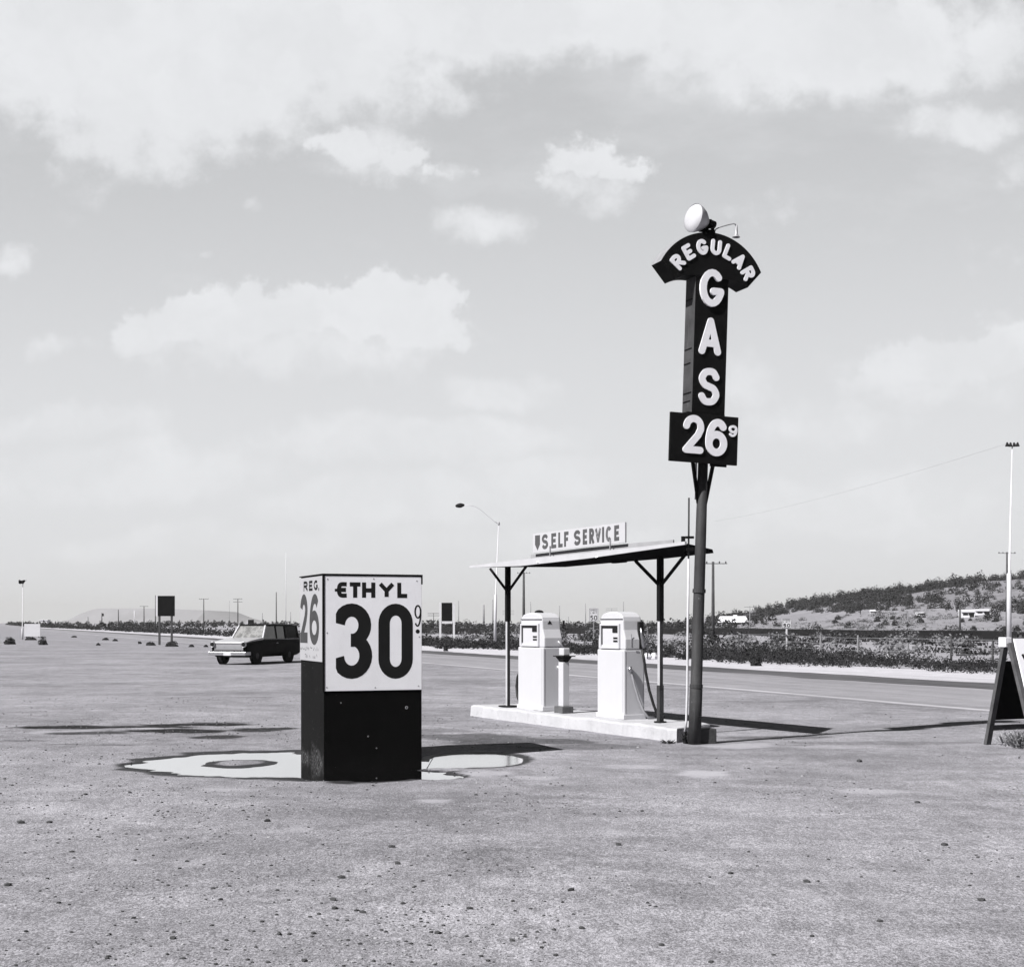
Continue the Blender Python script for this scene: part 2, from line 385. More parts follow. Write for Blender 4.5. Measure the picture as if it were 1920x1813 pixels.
GLYPH = {
    'A': [[(0, 0), (.5, 1)], [(.5, 1), (1, 0)], [(.18, .27), (.82, .27)]],
    'C': [arc(.5, .5, .5, .5, 42, 318)],
    'D': [[(0, 0), (0, 1)], [(0, 1), (.45, 1)] + arc(.45, .5, .55, .5, 80, -80) + [(.45, 0), (0, 0)]],
    'E': [[(0, 0), (0, 1)], [(0, 1), (.95, 1)], [(0, .5), (.8, .5)], [(0, 0), (1, 0)]],
    'e': [spline([(1, 1), (.35, 1), (.08, .86), (0, .5), (.08, .14), (.35, 0), (1, 0)]), [(0, .5), (.9, .5)]],
    'F': [[(0, 0), (0, 1)], [(0, 1), (1, 1)], [(0, .5), (.8, .5)]],
    'G': [arc(.5, .5, .5, .5, 45, 335) + [(1.0, .36)], [(1.0, .40), (.58, .40)]],
    'H': [[(0, 0), (0, 1)], [(1, 0), (1, 1)], [(0, .48), (1, .48)]],
    'I': [[(.5, 0), (.5, 1)]],
    'L': [[(0, 1), (0, 0)], [(0, 0), (1, 0)]],
    'M': [[(0, 0), (0, 1)], [(0, 1), (.5, .3)], [(.5, .3), (1, 1)], [(1, 1), (1, 0)]],
    'P': [[(0, 0), (0, 1)], [(0, 1), (.5, 1)] + arc(.5, .74, .5, .26, 80, -80) + [(.5, .48), (0, .48)]],
    'R': [[(0, 0), (0, 1)], [(0, 1), (.5, 1)] + arc(.5, .74, .5, .26, 80, -80) + [(.5, .48), (0, .48)], [(.42, .48), (1, 0)]],
    'S': [spline([(.95, .82), (.76, .97), (.5, 1), (.22, .95), (.03, .76), (.2, .57), (.5, .5), (.8, .43), (.97, .24), (.78, .05), (.5, 0), (.22, .03), (.03, .18)])],
    'T': [[(0, 1), (1, 1)], [(.5, 1), (.5, 0)]],
    'U': [[(0, 1), (0, .4)] + arc(.5, .38, .5, .38, 180, 360) + [(1, .4), (1, 1)]],
    'V': [[(0, 1), (.5, 0)], [(.5, 0), (1, 1)]],
    'Y': [[(0, 1), (.5, .45)], [(1, 1), (.5, .45)], [(.5, .5), (.5, 0)]],
    '0': [arc(.5, .78, .5, .22, 0, 180, 14) + arc(.5, .22, .5, .22, 180, 360, 14) + [(1, .78)]],
    '2': [arc(.5, .72, .5, .28, 172, -12) + [(.82, .48), (.04, .02)], [(0, 0), (1, 0)]],
    '3': [arc(.40, .755, .56, .245, 176, -84), arc(.40, .265, .60, .265, 84, -176), [(.36, .515), (.5, .515)]],
    '5': [[(.92, 1), (.1, 1)], [(.12, 1), (.06, .52)], [(.06, .54)] + arc(.45, .32, .5, .32, 130, -150)],
    '6': [SIX_TAIL, arc(.5, .3, .5, .3, 0, 360, 24)],
    '9': [rot180(SIX_TAIL), rot180(arc(.5, .3, .5, .3, 0, 360, 24))],
}
def ribbon(mb, pts, sw, y0, y1, round_=False, taper=None):
    pts = [Vector((p[0], p[1])) for p in pts]
    q = [pts[0]]
    for p in pts[1:]:
        if (p - q[-1]).length > 1e-4: q.append(p)
    pts = q
    closed = (pts[0] - pts[-1]).length < 1e-3 and len(pts) > 4
    if closed: pts = pts[:-1]
    n = len(pts); L = []; R = []
    for i in range(n):
        if closed: a = pts[i] - pts[i - 1]; b = pts[(i + 1) % n] - pts[i]
        else:
            a = pts[i] - pts[max(i - 1, 0)] if i > 0 else pts[1] - pts[0]
            b = pts[i + 1] - pts[i] if i < n - 1 else a
        a = a.normalized(); b = b.normalized()
        t = (a + b)
        t = t.normalized() if t.length > 1e-3 else a
        nr = Vector((-t.y, t.x))
        k = min(1.6, 1.0 / max(0.3, nr.dot(Vector((-a.y, a.x)))))
        w_ = sw / 2 * k
        L.append(pts[i] + nr * w_); R.append(pts[i] - nr * w_)
    out = []
    if round_ and not closed:
        def cap(p, d, side):
            a0 = math.atan2(d.y, d.x)
            return [p + Vector((math.cos(a0 + math.pi / 2 - math.pi * j / 6), math.sin(a0 + math.pi / 2 - math.pi * j / 6))) * sw / 2 for j in range(1, 6)]
        e = cap(pts[-1], (pts[-1] - pts[-2]).normalized(), 1)
        b = cap(pts[0], (pts[0] - pts[1]).normalized(), 1)
        mb.prism([(p.x, p.y) for p in [L[-1]] + e + [R[-1]]], y0, y1)
        mb.prism([(p.x, p.y) for p in [R[0]] + b + [L[0]]], y0, y1)
    m = n if closed else n - 1
    o = len(mb.v)
    vs = []
    for y in (y0, y1):
        for i in range(n): vs.append((L[i].x, y, L[i].y)); vs.append((R[i].x, y, R[i].y))
    fs = []
    for i in range(m):
        j = (i + 1) % n
        a, b, c, d = 2 * i, 2 * i + 1, 2 * j + 1, 2 * j
        fs.append((a, b, c, d)); fs.append((d + 2 * n, c + 2 * n, b + 2 * n, a + 2 * n))
        fs.append((a, d, d + 2 * n, a + 2 * n)); fs.append((c, b, b + 2 * n, c + 2 * n))
    if not closed:
        fs.append((0, 1, 1 + 2 * n, 2 * n)); z = 2 * (n - 1); fs.append((z, z + 1, z + 1 + 2 * n, z + 2 * n))
    mb.add(vs, fs)
def glyph(mb, ch, x, z, w_, h, sw, y0=-0.004, y1=0.001, round_=False, xf=None, cut=False):
    """one character with lower left corner x,z; y0 is the face towards the reader"""
    for i, st in enumerate(GLYPH[ch]):
        pts = [(sw / 2 + u * (w_ - sw), sw / 2 + v * (h - sw)) for u, v in st]
        if not round_ and ch in 'EFHILTMPRDAVY25':
            k0, k1 = (.5, .5) if ch in 'EFHILTMPRD2' else (.25, .25)
            pts = [Vector(p) for p in pts]
            if len(pts) < 4 or ch == 'M':
                d0 = (pts[0] - pts[1]).normalized() * sw * k0; d1 = (pts[-1] - pts[-2]).normalized() * sw * k1
                if ch == 'R' and i == 2: d0 *= 0
                if ch == 'H' and i == 2 or ch == 'A' and i == 2: d0 *= 0; d1 *= 0
                pts[0] = pts[0] + d0; pts[-1] = pts[-1] + d1
        pts = [(xf(px, pz) if xf else (x + px, z + pz)) for px, pz in pts]
        o_ = len(mb.v)
        ribbon(mb, pts, sw, y0 - 0.0004 * i, y1, round_)
        if cut: mb.v[o_:] = [(max(a_, x), b_, c_) for a_, b_, c_ in mb.v[o_:]]

# ------------------------------------------------------------------ terrain
U_ = Vector((-0.362, 0.932)); Mv = Vector((0.932, 0.362))     # along the highway, across it
def sm(t): t = np.clip(t, 0, 1); return t * t * (3 - 2 * t)
def wob(x, y, f, s):
    return (np.sin(x * f * 1.0 + 1.3 * s + 1.7 * np.sin(y * f * .63 + s)) + np.sin(y * f * 1.31 + 2.1 * s + 1.5 * np.sin(x * f * .77 - s)) +
            0.5 * np.sin((x * 1.9 + y * 1.3) * f + s * 3.3) + 0.5 * np.sin((x * -1.4 + y * 2.1) * f + s * .7)) / 3.0
PUD = [(-3.12, 16.6, 1.08, 1.35), (-3.85, 16.3, .55, .42), (-2.3, 16.15, 1.1, 1.25), (-1.6, 15.8, .95, 1.18), (-.82, 15.05, .32, .3), (-.9, 16.02, .38, .22)]
def puddle(x, y):
    s = np.full(np.shape(x), -9.0)
    for cx, cy, rx, ry in PUD: s = np.maximum(s, 1 - np.sqrt(((x - cx) / rx) ** 2 + ((y - cy) / ry) ** 2))
    s = s + 0.10 * wob(x, y, 4.1, .4) + 0.075 * wob(x, y, 9.0, 1.9) + .03 * wob(x, y, 23.0, .3)
    isl = 1 - np.sqrt(((x + 3.12) / .46) ** 2 + ((y - 16.5) / .5) ** 2) + 0.12 * wob(x, y, 9.0, 3.0)
    s = np.minimum(s, -isl * 0.55 + 0.04)
    isl2 = 1 - np.sqrt(((x + .62) / .45) ** 2 + ((y - 15.78) / .2) ** 2)
    s = np.minimum(s, -isl2 * 0.8 + 0.06)
    s2 = 1 - np.sqrt(((x + .42) / .56) ** 2 + ((y - 16.9) / .86) ** 2) + .05 * wob(x, y, 6.0, 1.2) + .02 * wob(x, y, 19.0, .2)
    s = np.maximum(s, s2)
    return s
DAMP = [(-6.3, 22.1, 1.8, .42, 1.0), (-4.9, 22.7, 1.2, .40, 1.0), (-5.0, 21.3, .95, .42, 1.0), (-3.75, 21.6, .6, .55, .95), (-4.15, 20.2, .42, .42, .9), (-6.2, 20.9, .7, .25, .8),
        (-.75, 20.2, 1.0, .75, .55), (.1, 19.5, 1.1, .7, .65), (.9, 18.6, .9, .5, .45), (-1.2, 21.3, .7, .6, .4), (3.6, 20.1, 1.0, .35, .5), (5.0, 19.2, 1.5, .35, .35),
        (-6.6, 19.6, .35, .12, .6), (-5.9, 19.0, .3, .1, .6), (-5.2, 18.9, .35, .1, .5)]
def damp(x, y):
    s = np.zeros(np.shape(x))
    nz = 0.30 * wob(x, y, 3.1, 2.2) + 0.16 * wob(x, y, 8.5, .7) + .1 * wob(x, y, 19.0, 1.7)
    for cx, cy, rx, ry, a in DAMP:
        q = 1 - np.sqrt(((x - cx) / rx) ** 2 + ((y - cy) / ry) ** 2) + nz
        s = np.maximum(s, a * sm(q * 3.2))
    return s
def height(x, y):
    x = np.asarray(x, float); y = np.asarray(y, float)
    near = sm((32 - y) / 12) * sm((y + 8) / 6)
    z = near * (0.014 * wob(x, y, 1.1, .2) + 0.006 * wob(x, y, 3.3, 1.1))
    d2 = np.minimum(np.hypot(x + 1.4, y - 16.6), np.hypot(x - 1.6, y - 20.5) * .6)
    z = z * sm((d2 - 2.4) / 2.5)
    p = puddle(x, y)
    z = np.where(p > 0, -0.012 - np.clip(p, 0, .6) * 0.10, np.maximum(-0.012, np.minimum(z, -0.012 - p * 0.14)) * sm((0.35 + p) / .35) + z * (1 - sm((0.35 + p) / .35)))
    z = np.where((p < 0) & (x < 1) & (x > -6) & (y > 14) & (y < 18.6), np.maximum(z, -.0105), z)
    m = x * Mv.x + y * Mv.y
    field = sm((m - 30) / 15)
    z = z + field * (0.10 * wob(x, y, .21, .9) + 0.05 * wob(x, y, .62, 2.9)) * sm((y + 20) / 60)
    # the scrubby hill on the right
    prof = np.interp(x, [30, 48, 62, 74, 90, 100, 112, 122, 140, 170, 230, 320, 500], [0, .6, 2.4, 4.2, 7.6, 8.9, 10.6, 12.3, 13.2, 14.5, 17, 12, 3])
    t = np.clip((y - 140) / 230, 0, 1); back = sm((900 - y) / 500)
    z = z + prof * (t ** 1.7) * back + sm((x - 40) / 60) * t * back * 0.5 * wob(x, y, .045, 1.5)
    # the low swell the country road runs over to the left
    z = z + sm((y - 500) / 700) * sm((-x - 20) / 200) * 1.2
    return z
def hz(x, y): return float(height(np.array([x]), np.array([y]))[0])
def hit(px, py, y0=90.0, y1=700.0):
    """where the sight line through a measured point meets the ground"""
    kx = (px - 960) / F; kz = (HZ - py) / F
    for Y in np.arange(y0, y1, 1.0):
        if hz(kx * Y, Y) >= EYE + kz * Y: return Vector((kx * Y, Y, hz(kx * Y, Y)))
    return Vector((kx * y1, y1, hz(kx * y1, y1)))

def lines(*segs):
    out = []
    for a, b, st in segs: out += list(np.arange(a, b - 1e-6, st))
    return out
def geo(a, b, r):
    out = []; st = abs(a) * (r - 1); v = a
    while abs(v) < abs(b): out.append(v); v *= r
    out.append(b); return out
xs = sorted([-v for v in geo(14, 9000, 1.10)]) + lines((-13.6, -9, .2), (-9, 2.6, .055), (2.6, 7, .15), (7, 14, .4)) + geo(14, 200, 1.035) + geo(207, 9000, 1.12)
ys = [-400, -200, -100, -50, -25, -12] + lines((-6, 5, .5), (5, 14, .12), (14, 23, .05), (23, 45, .4), (45, 120, 1.5), (120, 460, 4)) + geo(460, 12000, 1.09)
xs = np.array(sorted(set(np.round(xs, 4)))); ys = np.array(sorted(set(np.round(ys, 4))))
XX, YY = np.meshgrid(xs, ys)
ZZ = height(XX, YY)
nx, ny = len(xs), len(ys)
co = np.stack([XX, YY, ZZ], -1).reshape(-1, 3)
ii = (np.arange(ny - 1)[:, None] * nx + np.arange(nx - 1)[None, :]).reshape(-1)
fc = np.stack([ii, ii + 1, ii + 1 + nx, ii + nx], -1)
gm = bpy.data.meshes.new('ground')
gm.vertices.add(len(co)); gm.vertices.foreach_set('co', co.reshape(-1))
gm.loops.add(fc.size); gm.loops.foreach_set('vertex_index', fc.reshape(-1).astype(np.int32))
gm.polygons.add(len(fc)); gm.polygons.foreach_set('loop_start', np.arange(0, fc.size, 4, dtype=np.int32)); gm.polygons.foreach_set('loop_total', np.full(len(fc), 4, dtype=np.int32))
gm.update(); gm.validate()
gm.polygons.foreach_set('use_smooth', np.ones(len(fc), dtype=bool))
pp = puddle(XX, YY)
wet = np.clip(sm((pp + 0.24 + .05 * wob(XX, YY, 5.0, 1.1)) / 0.09), 0, 1)
dmp = damp(XX, YY)
mm = XX * Mv.x + YY * Mv.y
fld = sm((mm - 29.5 + wob(XX, YY, .5, .3)) / 2.0)
PALE = [(1318, 1449, 62, 8, .75), (1640, 1484, 85, 7, .5), (815, 1500, 48, 4, .6), (1010, 1458, 60, 5, .5), (960, 1420, 90, 5, .35), (1180, 1437, 70, 5, .4), (900, 1450, 60, 8, .5), (560, 1555, 30, 9, .35), (1160, 1560, 38, 6, .4), (300, 1365, 60, 3, .5), (120, 1372, 80, 4, .4), (1390, 1398, 90, 6, .6), (1550, 1400, 80, 4, .4), (90, 1480, 70, 5, .35), (440, 1480, 90, 5, .35)]
pale = np.zeros(XX.shape)
for px, py, wx, wy, a_ in PALE:
    d_ = py - HZ; cx, cy = (px - 960) * EYE / d_, F * EYE / d_
    q = 1 - np.sqrt(((XX - cx) / (wx * EYE / d_)) ** 2 + ((YY - cy) / (wy * cy / d_)) ** 2) + .35 * wob(XX, YY, 6.0, .6) + .2 * wob(XX, YY, 17.0, 1.2)
    pale = np.maximum(pale, a_ * sm(q * 1.8))
broad = .9 * np.exp(-(((XX - 2.6) / 2.3) ** 2 + ((YY - 10) / 4.5) ** 2)) + .6 * np.exp(-(((XX + 3.4) / 1.2) ** 2 + ((YY - 11) / 4) ** 2)) - .9 * np.exp(-(((XX + .9) / 1.9) ** 2 + ((YY - 12) / 2.2) ** 2)) + .4 * wob(XX, YY, .8, 2.0) * sm((28 - YY) / 8)  # broad paler and darker areas of the lot
hillm = np.maximum(sm((ZZ - 3.2) / 2.5) * sm((YY - 200) / 60), .62 * sm((YY - 175) / 60) * sm((XX - 5) / 30))
for nm, arr in (('wet', wet), ('damp', dmp), ('field', fld), ('hill', hillm), ('pale', pale), ('broad_tone', broad)):
    a = gm.attributes.new(nm, 'FLOAT', 'POINT'); a.data.foreach_set('value', arr.reshape(-1).astype(np.float32))
go = bpy.data.objects.new('ground', gm); COL.objects.link(go)
tag(go, 'pale grey gravel lot running out to sandy desert scrub and a hill', 'ground', kind='structure')

def ground_material():
    m = bpy.data.materials.new('gravel_and_sand'); m.use_nodes = True
    k = NT(m.node_tree); b = k.n['Principled BSDF']
    t = k.new('ShaderNodeTexCoord').outputs['Object']
    at = lambda n: k.new('ShaderNodeAttribute', attribute_name=n).outputs['Fac']
    big = k.noise(t, 0.22, 4, 0.6)
    mid = k.noise(k.vmath('MULTIPLY', t, (1.0, .55, 1.0)), 1.6, 5, 0.65)
    trk = k.noise(k.vmath('MULTIPLY', t, (.22, 1.5, 1.0)), 1.3, 5, 0.6)
    fine = k.noise(t, 55.0, 4, 0.75)
    v = k.math('ADD', 0.230, k.math('MULTIPLY', k.math('SUBTRACT', big, .5), 0.26))
    v = k.math('ADD', v, k.math('MULTIPLY', k.math('SUBTRACT', mid, .5), 0.20))
    v = k.math('ADD', v, k.math('MULTIPLY', k.math('SUBTRACT', trk, .5), 0.10))
    tg = k.vmath('MULTIPLY', t, (1.0, .5, 1.0))
    for sc_, lo, hi in ((2.6, .93, 1.07), (7.0, .92, 1.08), (19.0, .88, 1.12), (60.0, .70, 1.30), (130.0, .58, 1.42)):
        v = k.math('MULTIPLY', v, k.rng(k.noise(tg if sc_ > 5 else t, sc_, 2, .6), .36, .64, lo, hi, False))
    # wheel tracks: two families of long curved bands worn darker and paler across the lot
    sp_ = k.new('ShaderNodeSeparateXYZ'); k.l.new(t, sp_.inputs[0])
    for (kx_, ky_, cv_, fr_, am) in ((.30, 1.0, .012, 1.15, .10), (.62, .78, -.010, .9, .07)):
        u = k.math('ADD', k.math('ADD', k.math('MULTIPLY', sp_.outputs[0], kx_), k.math('MULTIPLY', sp_.outputs[1], ky_)), k.math('MULTIPLY', k.math('MULTIPLY', sp_.outputs[0], sp_.outputs[0]), cv_))
        u = k.math('ADD', u, k.math('MULTIPLY', k.noise(t, .35, 3, .5), 2.2))
        cmb = k.new('ShaderNodeCombineXYZ'); k.l.new(k.math('MULTIPLY', u, fr_), cmb.inputs[0]); k.l.new(k.math('MULTIPLY', sp_.outputs[0], .06), cmb.inputs[1])
        band = k.rng(k.noise(cmb.outputs[0], 2.2, 4, .6), .36, .66, 1 - am, 1 + am)
        v = k.math('MULTIPLY', v, k.mix(k.rng(k.noise(t, .3, 3, .5), .38, .6), 1.0, band))
    # pale dry silt and dark crumbs
    silt = k.rng(k.noise(k.vmath('MULTIPLY', t, (1, .5, 1)), .75, 5, .65), .60, .72)
    v = k.mix(k.math('MULTIPLY', silt, .45), v, .33)
    vo = k.new('ShaderNodeTexVoronoi'); k.put(vo.inputs['Vector'], t); vo.inputs['Scale'].default_value = 26.0
    crumb = k.math('MULTIPLY', k.rng(vo.outputs['Distance'], .20, .13), k.rng(k.noise(t, 2.2, 3, .6), .50, .62))
    v = k.mix(k.math('MULTIPLY', crumb, .75), v, .05)
    # open country beyond the highway
    fn = k.noise(t, .35, 6, .7); fs = k.noise(t, 1.7, 5, .7)
    sand = k.math('MULTIPLY', k.rng(fn, .3, .7, .20, .38, False), k.rng(fs, .3, .7, .75, 1.2, False))
    v = k.mix(at('field'), v, sand)
    hl = k.math('MULTIPLY', k.rng(k.noise(t, .12, 6, .7), .3, .7,   .13, .24, False), k.rng(fs, .3, .7, .8, 1.2, False))
    v = k.mix(at('hill'), v, hl)
    wetm = at('wet')
    v = k.math('MULTIPLY', v, k.math('ADD', 1.0, k.math('MULTIPLY', at('broad_tone'), .16)))
    v = k.mix(at('pale'), v, .40)
    dn = k.math('MULTIPLY', at('damp'), k.rng(k.noise(t, 9.0, 5, .7), .18, .48))
    v = k.mix(dn, v, .014)
    v = k.mix(k.math('MULTIPLY', wetm, .95), v, .014)
    cc = k.new('ShaderNodeCombineColor')
    k.l.new(k.math('MULTIPLY', v, 1.0), cc.inputs[0]); k.l.new(k.math('MULTIPLY', v, .985), cc.inputs[1]); k.l.new(k.math('MULTIPLY', v, 1.07), cc.inputs[2])
    k.l.new(cc.outputs[0], b.inputs['Base Color'])
    k.l.new(k.mix(wetm, .95, .55), b.inputs['Roughness'])
    b.inputs['Specular IOR Level'].default_value = 0.12
    bn = k.new('ShaderNodeBump'); bn.inputs['Strength'].default_value = .55; bn.inputs['Distance'].default_value = .012
    hgt = k.math('ADD', k.math('MULTIPLY', fine, .8), k.math('MULTIPLY', k.noise(t, 18.0, 4, .6), 1.0))
    k.l.new(hgt, bn.inputs['Height']); k.l.new(bn.outputs[0], b.inputs['Normal'])
    return m
gm.materials.append(ground_material())

# puddle water
wm = bpy.data.materials.new('standing_water'); wm.use_nodes = True
k = NT(wm.node_tree); b = k.n['Principled BSDF']
b.inputs['Base Color'].default_value = (.02, .02, .02, 1); b.inputs['Roughness'].default_value = .02; b.inputs['IOR'].default_value = 1.33
gs = k.new('ShaderNodeBsdfGlossy'); gs.inputs['Roughness'].default_value = .015; gs.inputs[0].default_value = (.97, .97, .97, 1)
bn = k.new('ShaderNodeBump'); bn.inputs['Strength'].default_value = .012; bn.inputs['Distance'].default_value = .01
k.l.new(k.noise(k.new('ShaderNodeTexCoord').outputs['Object'], 3.0, 2, .5), bn.inputs['Height']); k.l.new(bn.outputs[0], b.inputs['Normal']); k.l.new(bn.outputs[0], gs.inputs['Normal'])
lw = k.new('ShaderNodeLayerWeight'); lw.inputs[0].default_value = .5
mx = k.new('ShaderNodeMixShader'); k.l.new(k.rng(lw.outputs['Facing'], .55, .92, .0, .95), mx.inputs[0]); k.l.new(b.outputs[0], mx.inputs[1]); k.l.new(gs.outputs[0], mx.inputs[2])
k.l.new(mx.outputs[0], k.n['Material Output'].inputs[0])
M['water'] = wm
M['silty'] = wm.copy(); M['silty'].name = 'silty_water'
for n_ in M['silty'].node_tree.nodes:
    if n_.type == 'BSDF_GLOSSY': n_.inputs['Roughness'].default_value = .16
def puddle_sheet(name, pts, label, mt='water'):
    mb = MB(); mb.add([(x, y, -0.0125) for x, y in pts], [tuple(range(len(pts)))])
    o = mb.build(name, mt, recalc=False); tag(o, label, 'puddle', kind='structure'); return o
puddle_sheet('puddle', [(-5.3, 14.3), (-.15, 14.3), (-.15, 15.72), (-.95, 15.72), (-.95, 18.4), (-5.3, 18.4)], 'bright rain puddle around the foot of the price box, with a mud island')
puddle_sheet('puddle', [(-.94, 15.73), (.45, 15.73), (.45, 17.7), (-.94, 17.7)], 'small bright oval puddle beside the shadow of the price box', 'silty')

# ------------------------------------------------------------------ highway: road, shoulder, painted edge line
def roadmat(name, v, amp, sx):
    m = bpy.data.materials.new(name); m.use_nodes = True
    k = NT(m.node_tree); b = k.n['Principled BSDF']
    t = k.new('ShaderNodeTexCoord').outputs['Object']
    n = k.noise(k.vmath('MULTIPLY', t, (1, .06, 1)), sx, 5, .6); f = k.noise(t, 30, 3, .7); c = k.noise(t, 1.5, 5, .7)
    val = k.math('MULTIPLY', k.math('MULTIPLY', v, k.rng(n, .3, .7, 1 - amp, 1 + amp, False)), k.math('MULTIPLY', k.rng(f, .3, .7, .8, 1.2, False), k.rng(c, .3, .7, .85, 1.15, False)))
    cc = k.new('ShaderNodeCombineColor')
    k.l.new(val, cc.inputs[0]); k.l.new(k.math('MULTIPLY', val, .985), cc.inputs[1]); k.l.new(k.math('MULTIPLY', val, 1.06), cc.inputs[2])
    k.l.new(cc.outputs[0], b.inputs['Base Color']); b.inputs['Roughness'].default_value = .95; b.inputs['Specular IOR Level'].default_value = .1
    return m
M['road'] = roadmat('worn_grey_road', .24, .18, 1.2)
M['road_dark'] = roadmat('fresh_dark_asphalt', .085, .35, 1.6)
M['shoulder'] = roadmat('bright_sand_shoulder', .44, .12, .8)
M['marking'] = roadmat('faded_white_paint', .36, .25, 3.0)
def strip(name, m0, m1, mt, z, s0=-60, s1=2600, label=None, ragged=0.0):
    """sheet between two offsets across the highway; local x across, y along"""
    mb = MB(); ss = [s0]
    st = 1.2
    while ss[-1] < s1: ss.append(ss[-1] + st * (1 if ss[-1] < 160 else 12))
    vs = []; fs = []
    for i, s in enumerate(ss):
        r0 = ragged * (mnoise.noise(Vector((s * .35, m0, 0))) + .6 * mnoise.noise(Vector((s * 1.1, m0, 3)))); r1 = ragged * (mnoise.noise(Vector((s * .3, m1, 5))) + .6 * mnoise.noise(Vector((s * 1.3, m1, 8))))
        vs.append((m0 + r0, s, 0)); vs.append((m1 + r1, s, 0))
        if i: fs.append((2 * i - 2, 2 * i - 1, 2 * i + 1, 2 * i))
    mb.add(vs, fs)
    o = mb.build(name, mt, recalc=False)
    o.rotation_euler = (0, 0, math.atan2(Mv.y, Mv.x)); o.location = (0, 0, z)
    tag(o, label, name.replace('_', ' '), kind='structure')
    return o
strip('road', 17.3, 25.6, 'road', .004, label='worn grey highway crossing behind the pumps')
strip('road', 23.2, 25.5, 'road_dark', .008, label='dark asphalt lane along the far side of the highway', ragged=.25)
strip('road_marking', 17.45, 17.8, 'marking', .008, label='faded white line along the near edge of the highway', ragged=.04)
strip('shoulder', 25.5, 31.0, 'shoulder', .012, label='bright bare sand shoulder between the highway and the weeds', ragged=.35)

# ------------------------------------------------------------------ price box (two painted faces)
N0 = G(607, 1432)
PHI = math.radians(21)
box = empty('price_box', (N0.x, N0.y, -0.06), PHI)
tag(box, 'tall black and white price box standing in a puddle, ETHYL 30 on its front', 'price sign')
BW, BD, BH = 1.165, 1.17, 2.21
mb = MB(); mb.box((0, 0, 0), (BW, BD, BH), 0)
cab = mb.build('cabinet', ['box_front', 'box_side'], box, bevel=.006)
for p in cab.data.polygons:
    if abs(p.normal.x) > .5: p.material_index = 1
mb = MB(); mb.box((0.004, -.012, .885), (BW - .004, 0, BH - .012))
mb.build('front_panel', 'white_panel', box, bevel=.003)
mb = MB(); mb.box((-.012, .02, 1.215), (0, BD - .004, BH - .012))
sp = mb.build('side_panel', 'white_side_panel', box, bevel=.003)
mb = MB()
mb.box((-.02, -.02, BH), (BW + .006, BD, BH + .012)); mb.box((-.016, -.016, .88), (.008, .008, BH)); mb.box((BW - .012, -.018, BH - .1), (BW + .006, 0, BH))
mb.build('trim', 'black_paint', box)
mb = MB()
for (x, z) in ((.04, 2.16), (.58, 2.17), (1.10, 2.15), (.035, 1.55), (.03, .93), (.6, .92), (1.12, .93), (1.13, 1.5)): mb.lathe([(.001, .004), (.007, .003), (.008, 0)], 8, Vector((0, -1, 0)), Vector((x, -.0122, z)))
for (x, z, r_) in ((.98, .68, .018), (.52, .36, .009), (.20, .75, .008), (.62, .22, .008)): mb.lathe([(r_ * .55, .003), (r_, .002), (r_, 0)], 10, Vector((0, -1, 0)), Vector((x, -.0003, z)))
mb.build('nail_heads', 'steel', box)
kx = BW / 186.0; kz = 1.6 / 264.0
def fx(px): return (px - 607) * kx
def fz(py): return 1.66 - (py - HZ) * (N0.y / F)
mb = MB()
for ch, x0, x1 in (('e', 631, 653), ('T', 655, 675), ('H', 678, 703), ('Y', 710, 739), ('L', 745, 764)):
    glyph(mb, ch, fx(x0), fz(1120), fx(x1) - fx(x0), fz(1091) - fz(1120), .048, -.0129, -.0115)
ribbon(mb, [(fx(627), fz(1106)), (fx(636), fz(1106))], .03, -.0138, -.0115)
mb.build('lettering', 'letter_black', box)
mb = MB()
glyph(mb, '3', fx(629), fz(1273), fx(697) - fx(629), fz(1131) - fz(1273), .15, -.0129, -.0115, cut=True)
glyph(mb, '0', fx(709), fz(1274), fx(775) - fx(709), fz(1131) - fz(1274), .136, -.0129, -.0115)
mb.build('price_digits', 'letter_black', box)
mb = MB()
glyph(mb, '9', fx(778), fz(1175), fx(791.5) - fx(778), fz(1133) - fz(1175), .018, -.0129, -.0115)
mb.prism([(fx(784.5) + .025 * math.cos(a * .3927), fz(1184) + .025 * math.sin(a * .3927)) for a in range(16)], -.0129, -.0115)
mb.build('price_fraction', 'letter_black', box)
# the narrow face: built flat, then turned to the left side
def side_part(mb, name, mt):
    vs = [( y - .0, BD - x, z) for x, y, z in mb.v]      # local (x along face, y depth, z) -> side face
    mb.v = vs
    return mb.build(name, mt, box)
def sx_(px): return (px - 564) / 43.0 * BD
mb = MB()
for ch, x0, x1 in (('R', 571.5, 579), ('E', 582, 588.5), ('G', 591, 598.5)):
    glyph(mb, ch, sx_(x0), fz(1105.5), sx_(x1) - sx_(x0), fz(1086) - fz(1105.5), .03, -.0129, -.0115)
mb.prism([(sx_(600) + .02 * math.cos(a * .785), fz(1104) + .02 * math.sin(a * .785)) for a in range(8)], -.0129, -.0115)
side_part(mb, 'lettering', 'letter_black')
mb = MB()
glyph(mb, '2', sx_(564.8), fz(1207), sx_(579) - sx_(564.8), fz(1111) - fz(1207), .125, -.0129, -.0115)
glyph(mb, '6', sx_(583), fz(1210), sx_(600.5) - sx_(583), fz(1112) - fz(1210), .115, -.0129, -.0115)
side_part(mb, 'price_digits', 'digit_grey')
mb = MB()                                   # two rows of small print worn to illegible traces
